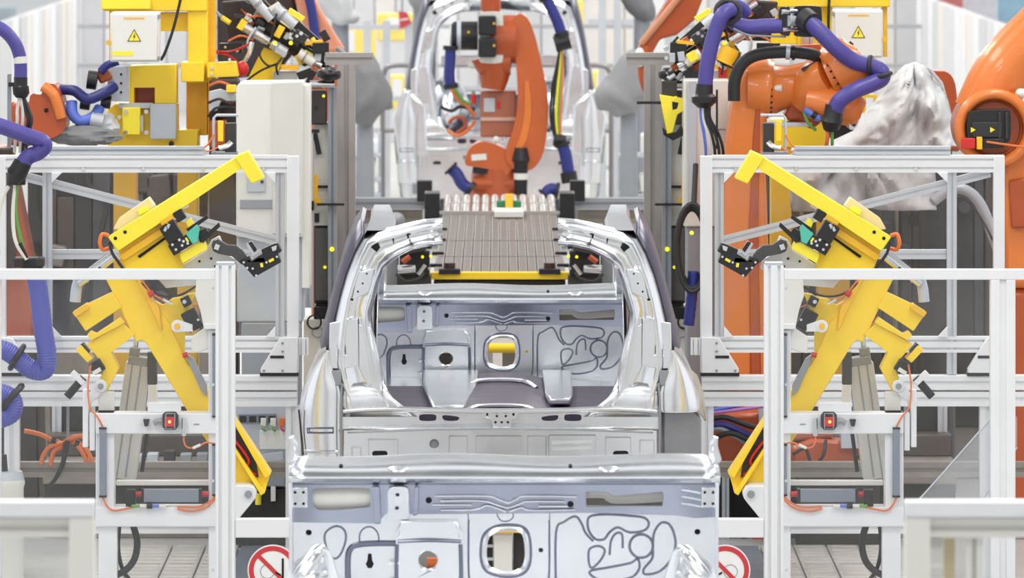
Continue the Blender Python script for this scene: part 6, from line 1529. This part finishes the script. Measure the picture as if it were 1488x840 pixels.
part(t, 'slanted_arm', MB().prism(m, [(420, -20), (446, -20), (466, 20), (500, 76), (466, 78), (440, 40)], .25, .2), mat('faded_orange', (228, 150, 116), .45), bevel=.02)
part(t, 'blue_hose', MB().ptube(m, [(446, -10, .15), (452, 16, .15), (458, 60, .15)], 7, n=12, smooth=8, rib=.03), BLUE)
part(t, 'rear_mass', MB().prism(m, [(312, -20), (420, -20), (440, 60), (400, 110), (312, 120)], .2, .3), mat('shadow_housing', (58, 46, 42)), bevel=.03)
part(t, 'column', MB().ptube(m, [(470, 80, .3), (470, zline(220, 0), .3)], 20, n=18, smooth=1), ORGD)

# ------------------------------------------------------------------ the robot in the middle of the line
s = 206; m = pm(s)
t = thing('industrial_robot', 'central orange robot with curved arm and black motors in front of the far car', 'robot', m(730, zline(s, 0), .2), 'orange robots')
ar = part(t, 'curved_arm', MB().prism(m, catmull([(744, 30), (750, 22), (758, 20), (768, 28), (778, 54), (787, 92), (794, 126), (797, 160), (794, 196), (788, 226), (772, 246), (748, 246), (736, 232), (736, 214), (746, 186), (752, 150), (751, 110), (748, 70), (744, 30)], 4)[:-1], .24, -.06), mat('central_orange', (200, 98, 46), .34, 0, .05, 4, 0, 0, .3), bevel=.03)  # robot orange darkened; shade put into the colour, as on its deep orange parts
part(ar, 'arm_web', MB().prism(m, catmull([(762, 120), (768, 118), (772, 160), (766, 200), (752, 226), (746, 222), (756, 196), (762, 160), (762, 120)], 4)[:-1], .02, -.068), ORG, bevel=.008)
part(t, 'arm_joint', MB().ptube(m, [(712, 58, .06), (750, 58, .06)], 36, n=28, smooth=1), ORGD)
mp = part(t, 'motor_plate', MB().prism(m, smooth_loop([(697, 22), (704, 17), (726, 17), (731, 24), (731, 82), (725, 91), (704, 91), (696, 82)], 3), .05, -.08), OFFW, bevel=.006)
for y0, y1 in ((22, 50), (54, 82)):
    b = part(mp, 'motor', MB().rect(m, 695, y0, 721, y1, .14, -.18), BLK, bevel=.012)
    part(b, 'yellow_mark', MB().disc(m, 718, (y0 + y1) / 2 - 3, 1.8, .004, -.183, 8), AMB)
sm = part(t, 'side_motor', MB().ptube(m, [(656, 52, .0), (660, 52, .0), (694, 52, .0)], [17, 21, 21], n=20, smooth=1), BLK)
part(sm, 'motor_band', MB().ptube(m, [(664, 52, .0), (670, 52, .0)], 21.6, n=20, smooth=1), LGREY)
part(sm, 'motor_band', MB().ptube(m, [(654, 52, .0), (656, 52, .0)], 15, n=20, smooth=1), OFFW)
part(sm, 'yellow_mark', MB().disc(m, 681, 46, 2, .01, -.108, 8), AMB)
part(t, 'forearm_root', MB().ptube(m, [(698, 84, .02), (700, 90, .02), (742, 90, .02)], [16, 20, 20], n=22, smooth=1), ORGD)
part(t, 'forearm_neck', MB().ptube(m, [(718, 92, .04), (718, 112, .04), (716, 130, .04)], [26, 22, 17], n=22, smooth=3), ORGD)
part(t, 'neck_knob', MB().blob(m(686, 94, -.0), (.03, .03, .03), 0, nu=14, nv=10), OFFW)
part(t, 'top_stub', MB().ptube(m, [(713, -20, .05), (713, 12, .05), (713, 20, .05)], [14, 15, 12], n=18, smooth=1), ORGD)
eb = part(t, 'electric_box', MB().rect(m, 698, 133, 750, 200, .2, .06), mat('brown_orange_box', (176, 110, 84), .5, 0, .1), bevel=.01)
part(eb, 'grey_label', MB().rect(m, 703, 143, 719, 163, .006, .05), LGREY)
part(eb, 'red_label', MB().rect(m, 722, 148, 727, 158, .006, .05), RED)
part(eb, 'seam', MB().rect(m, 698, 171, 750, 176, .02, .045), mat('pale_seam', (208, 176, 160), .5))
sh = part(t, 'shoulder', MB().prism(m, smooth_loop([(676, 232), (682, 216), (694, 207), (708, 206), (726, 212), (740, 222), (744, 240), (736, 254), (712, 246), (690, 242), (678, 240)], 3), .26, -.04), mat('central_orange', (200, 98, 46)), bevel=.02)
part(sh, 'white_label', MB().rrect(m, 696, 228, 22, 9, -4, .004, -.046), OFFW)
part(sh, 'shadow_gap', MB().rrect(m, 710, 248, 46, 9, 3, .06, -.03), BLK, bevel=.004)  # black strip below the shoulder
part(t, 'white_ball', MB().blob(m(721, 203, -.02), (.026, .026, .026), 0, nu=14, nv=10), OFFW)
part(t, 'lower_drum', MB().ptube(m, [(688, 268, .0), (752, 268, .0)], 11, n=20, smooth=1), ORGD)
part(t, 'black_drive', MB().ptube(m, [(757, 214, -.06), (757, 232, -.06), (757, 236, -.06), (757, 252, -.06), (757, 282, -.06)], [9, 13, 10, 10, 9], n=18, smooth=1), BLK)
part(t, 'drive_band', MB().ptube(m, [(757, 251, -.06), (757, 260, -.06)], 10.6, n=18, smooth=1), OFFW)
part(t, 'pedestal', MB().ptube(m, [(724, 246, .14), (724, 300, .14), (724, zline(s, 0), .14)], [38, 44, 56], n=26, smooth=1), ORGD)
for lab, parts_, grp in (('dark blue hose hanging left of the black motors', [([(655, 66), (654, 90), (653, 110), (656, 128)], 8)], 0), ('short blue hose elbow left of the central robot base', [([(654, 242), (664, 252), (672, 266), (686, 276)], 9)], 0),
                         ('dark blue hose running down right of the curved arm', [([(792, -6), (802, 14), (811, 34), (817, 54)], 8), ([(816, 206), (822, 226), (828, 264)], 9)], 0), ('short blue hose elbow right of the central robot base', [([(790, 284), (800, 274), (812, 276)], 9)], 0)):
    allp = [p for ps, r in parts_ for p in ps]
    h = thing('cable_hose', lab, 'hose', m(sum(p[0] for p in allp) / len(allp), max(p[1] for p in allp), -.1), 'blue hoses on the central robot')
    for ps, r in parts_:
        part(h, 'hose', MB().ptube(m, [(x, y, -.1) for x, y in ps], r, n=14, smooth=12, rib=.03), BLUE)
        part(h, 'cuff', MB().ptube(m, [(*ps[0], -.1), (ps[0][0] + (ps[1][0] - ps[0][0]) * .25, ps[0][1] + (ps[1][1] - ps[0][1]) * .25, -.1)], r + 3, n=14, smooth=1), BLK)
        part(h, 'cuff', MB().ptube(m, [(ps[-1][0] - (ps[-1][0] - ps[-2][0]) * .4, ps[-1][1] - (ps[-1][1] - ps[-2][1]) * .4, -.1), (*ps[-1], -.1)], r + 3, n=14, smooth=1), BLK)
h = thing('cable_bundle', 'green yellow and grey cables between the black clamps right of the curved arm', 'cables', m(812, 208, -.1), None)
part(h, 'clamp', MB().ptube(m, [(806, 64, -.1), (828, 58, -.1)], 12, n=16, smooth=1), BLK)
part(h, 'clamp', MB().ptube(m, [(804, 202, -.1), (822, 204, -.1)], 9, n=16, smooth=1), BLK)
for x, mt in ((803, BLK), (807, RUB), (811, YELB), (814, GREENC), (817, COPPER)):
    part(h, 'cable', MB().ptube(m, [(815, 62, -.1), (814 + (x - 811) * .5, 90, -.1), (x - 1, 130, -.11), (x - 3, 170, -.11), (811 + (x - 811) * .5, 202, -.1)], 2, n=8, smooth=5), mt)
h = thing('cable_bundle', 'tangle of orange and green cables left of the electric box', 'cables', m(660, 200, .1), None)
for pts, mt in (([(656, 128, .1), (664, 144, .1), (680, 156, .08), (690, 170, .1)], COPPER), ([(660, 128, .1), (672, 146, .08), (684, 150, .08), (688, 134, .1)], GREENC), ([(652, 180, .1), (660, 172, .08), (672, 172, .08), (676, 184, .1), (664, 194, .1)], ORGD), ([(650, 190, .1), (664, 198, .08), (680, 190, .1), (690, 176, .1)], COPPER), ([(640, 156, .1), (656, 162, .1), (668, 156, .1), (690, 160, .1)], RUB)):
    part(h, 'cable', MB().ptube(m, pts, 2.6, n=8, smooth=6), mt)
part(h, 'red_fitting', MB().ptube(m, [(688, 138, .08), (688, 152, .08)], 4, n=10, smooth=1), RED)

def carrier(label, X, mA):
    t = thing('car_carrier', label, 'carrier', mA(726, zline(mA.s, 0), .3), 'car carriers')
    for x in X: 
        part(t, 'post', MB().rect(mA, x - 8, zline(mA.s, .5), x + 8, zline(mA.s, 0), .2, .4), GREY, bevel=.01)
        part(t, 'runner', MB().box(((x - CX) / mA.s, F_PX / mA.s + 1.4, .46), (.14, 3.0, .08)), DGREY, bevel=.006)
carrier('grey carrier under the open car shell', (560, 892), pm(325))
carrier('grey carrier under the roofed far car', (640, 812), pm(168))
carrier('grey carrier under the nearest underbody', (540, 922), pm(430))
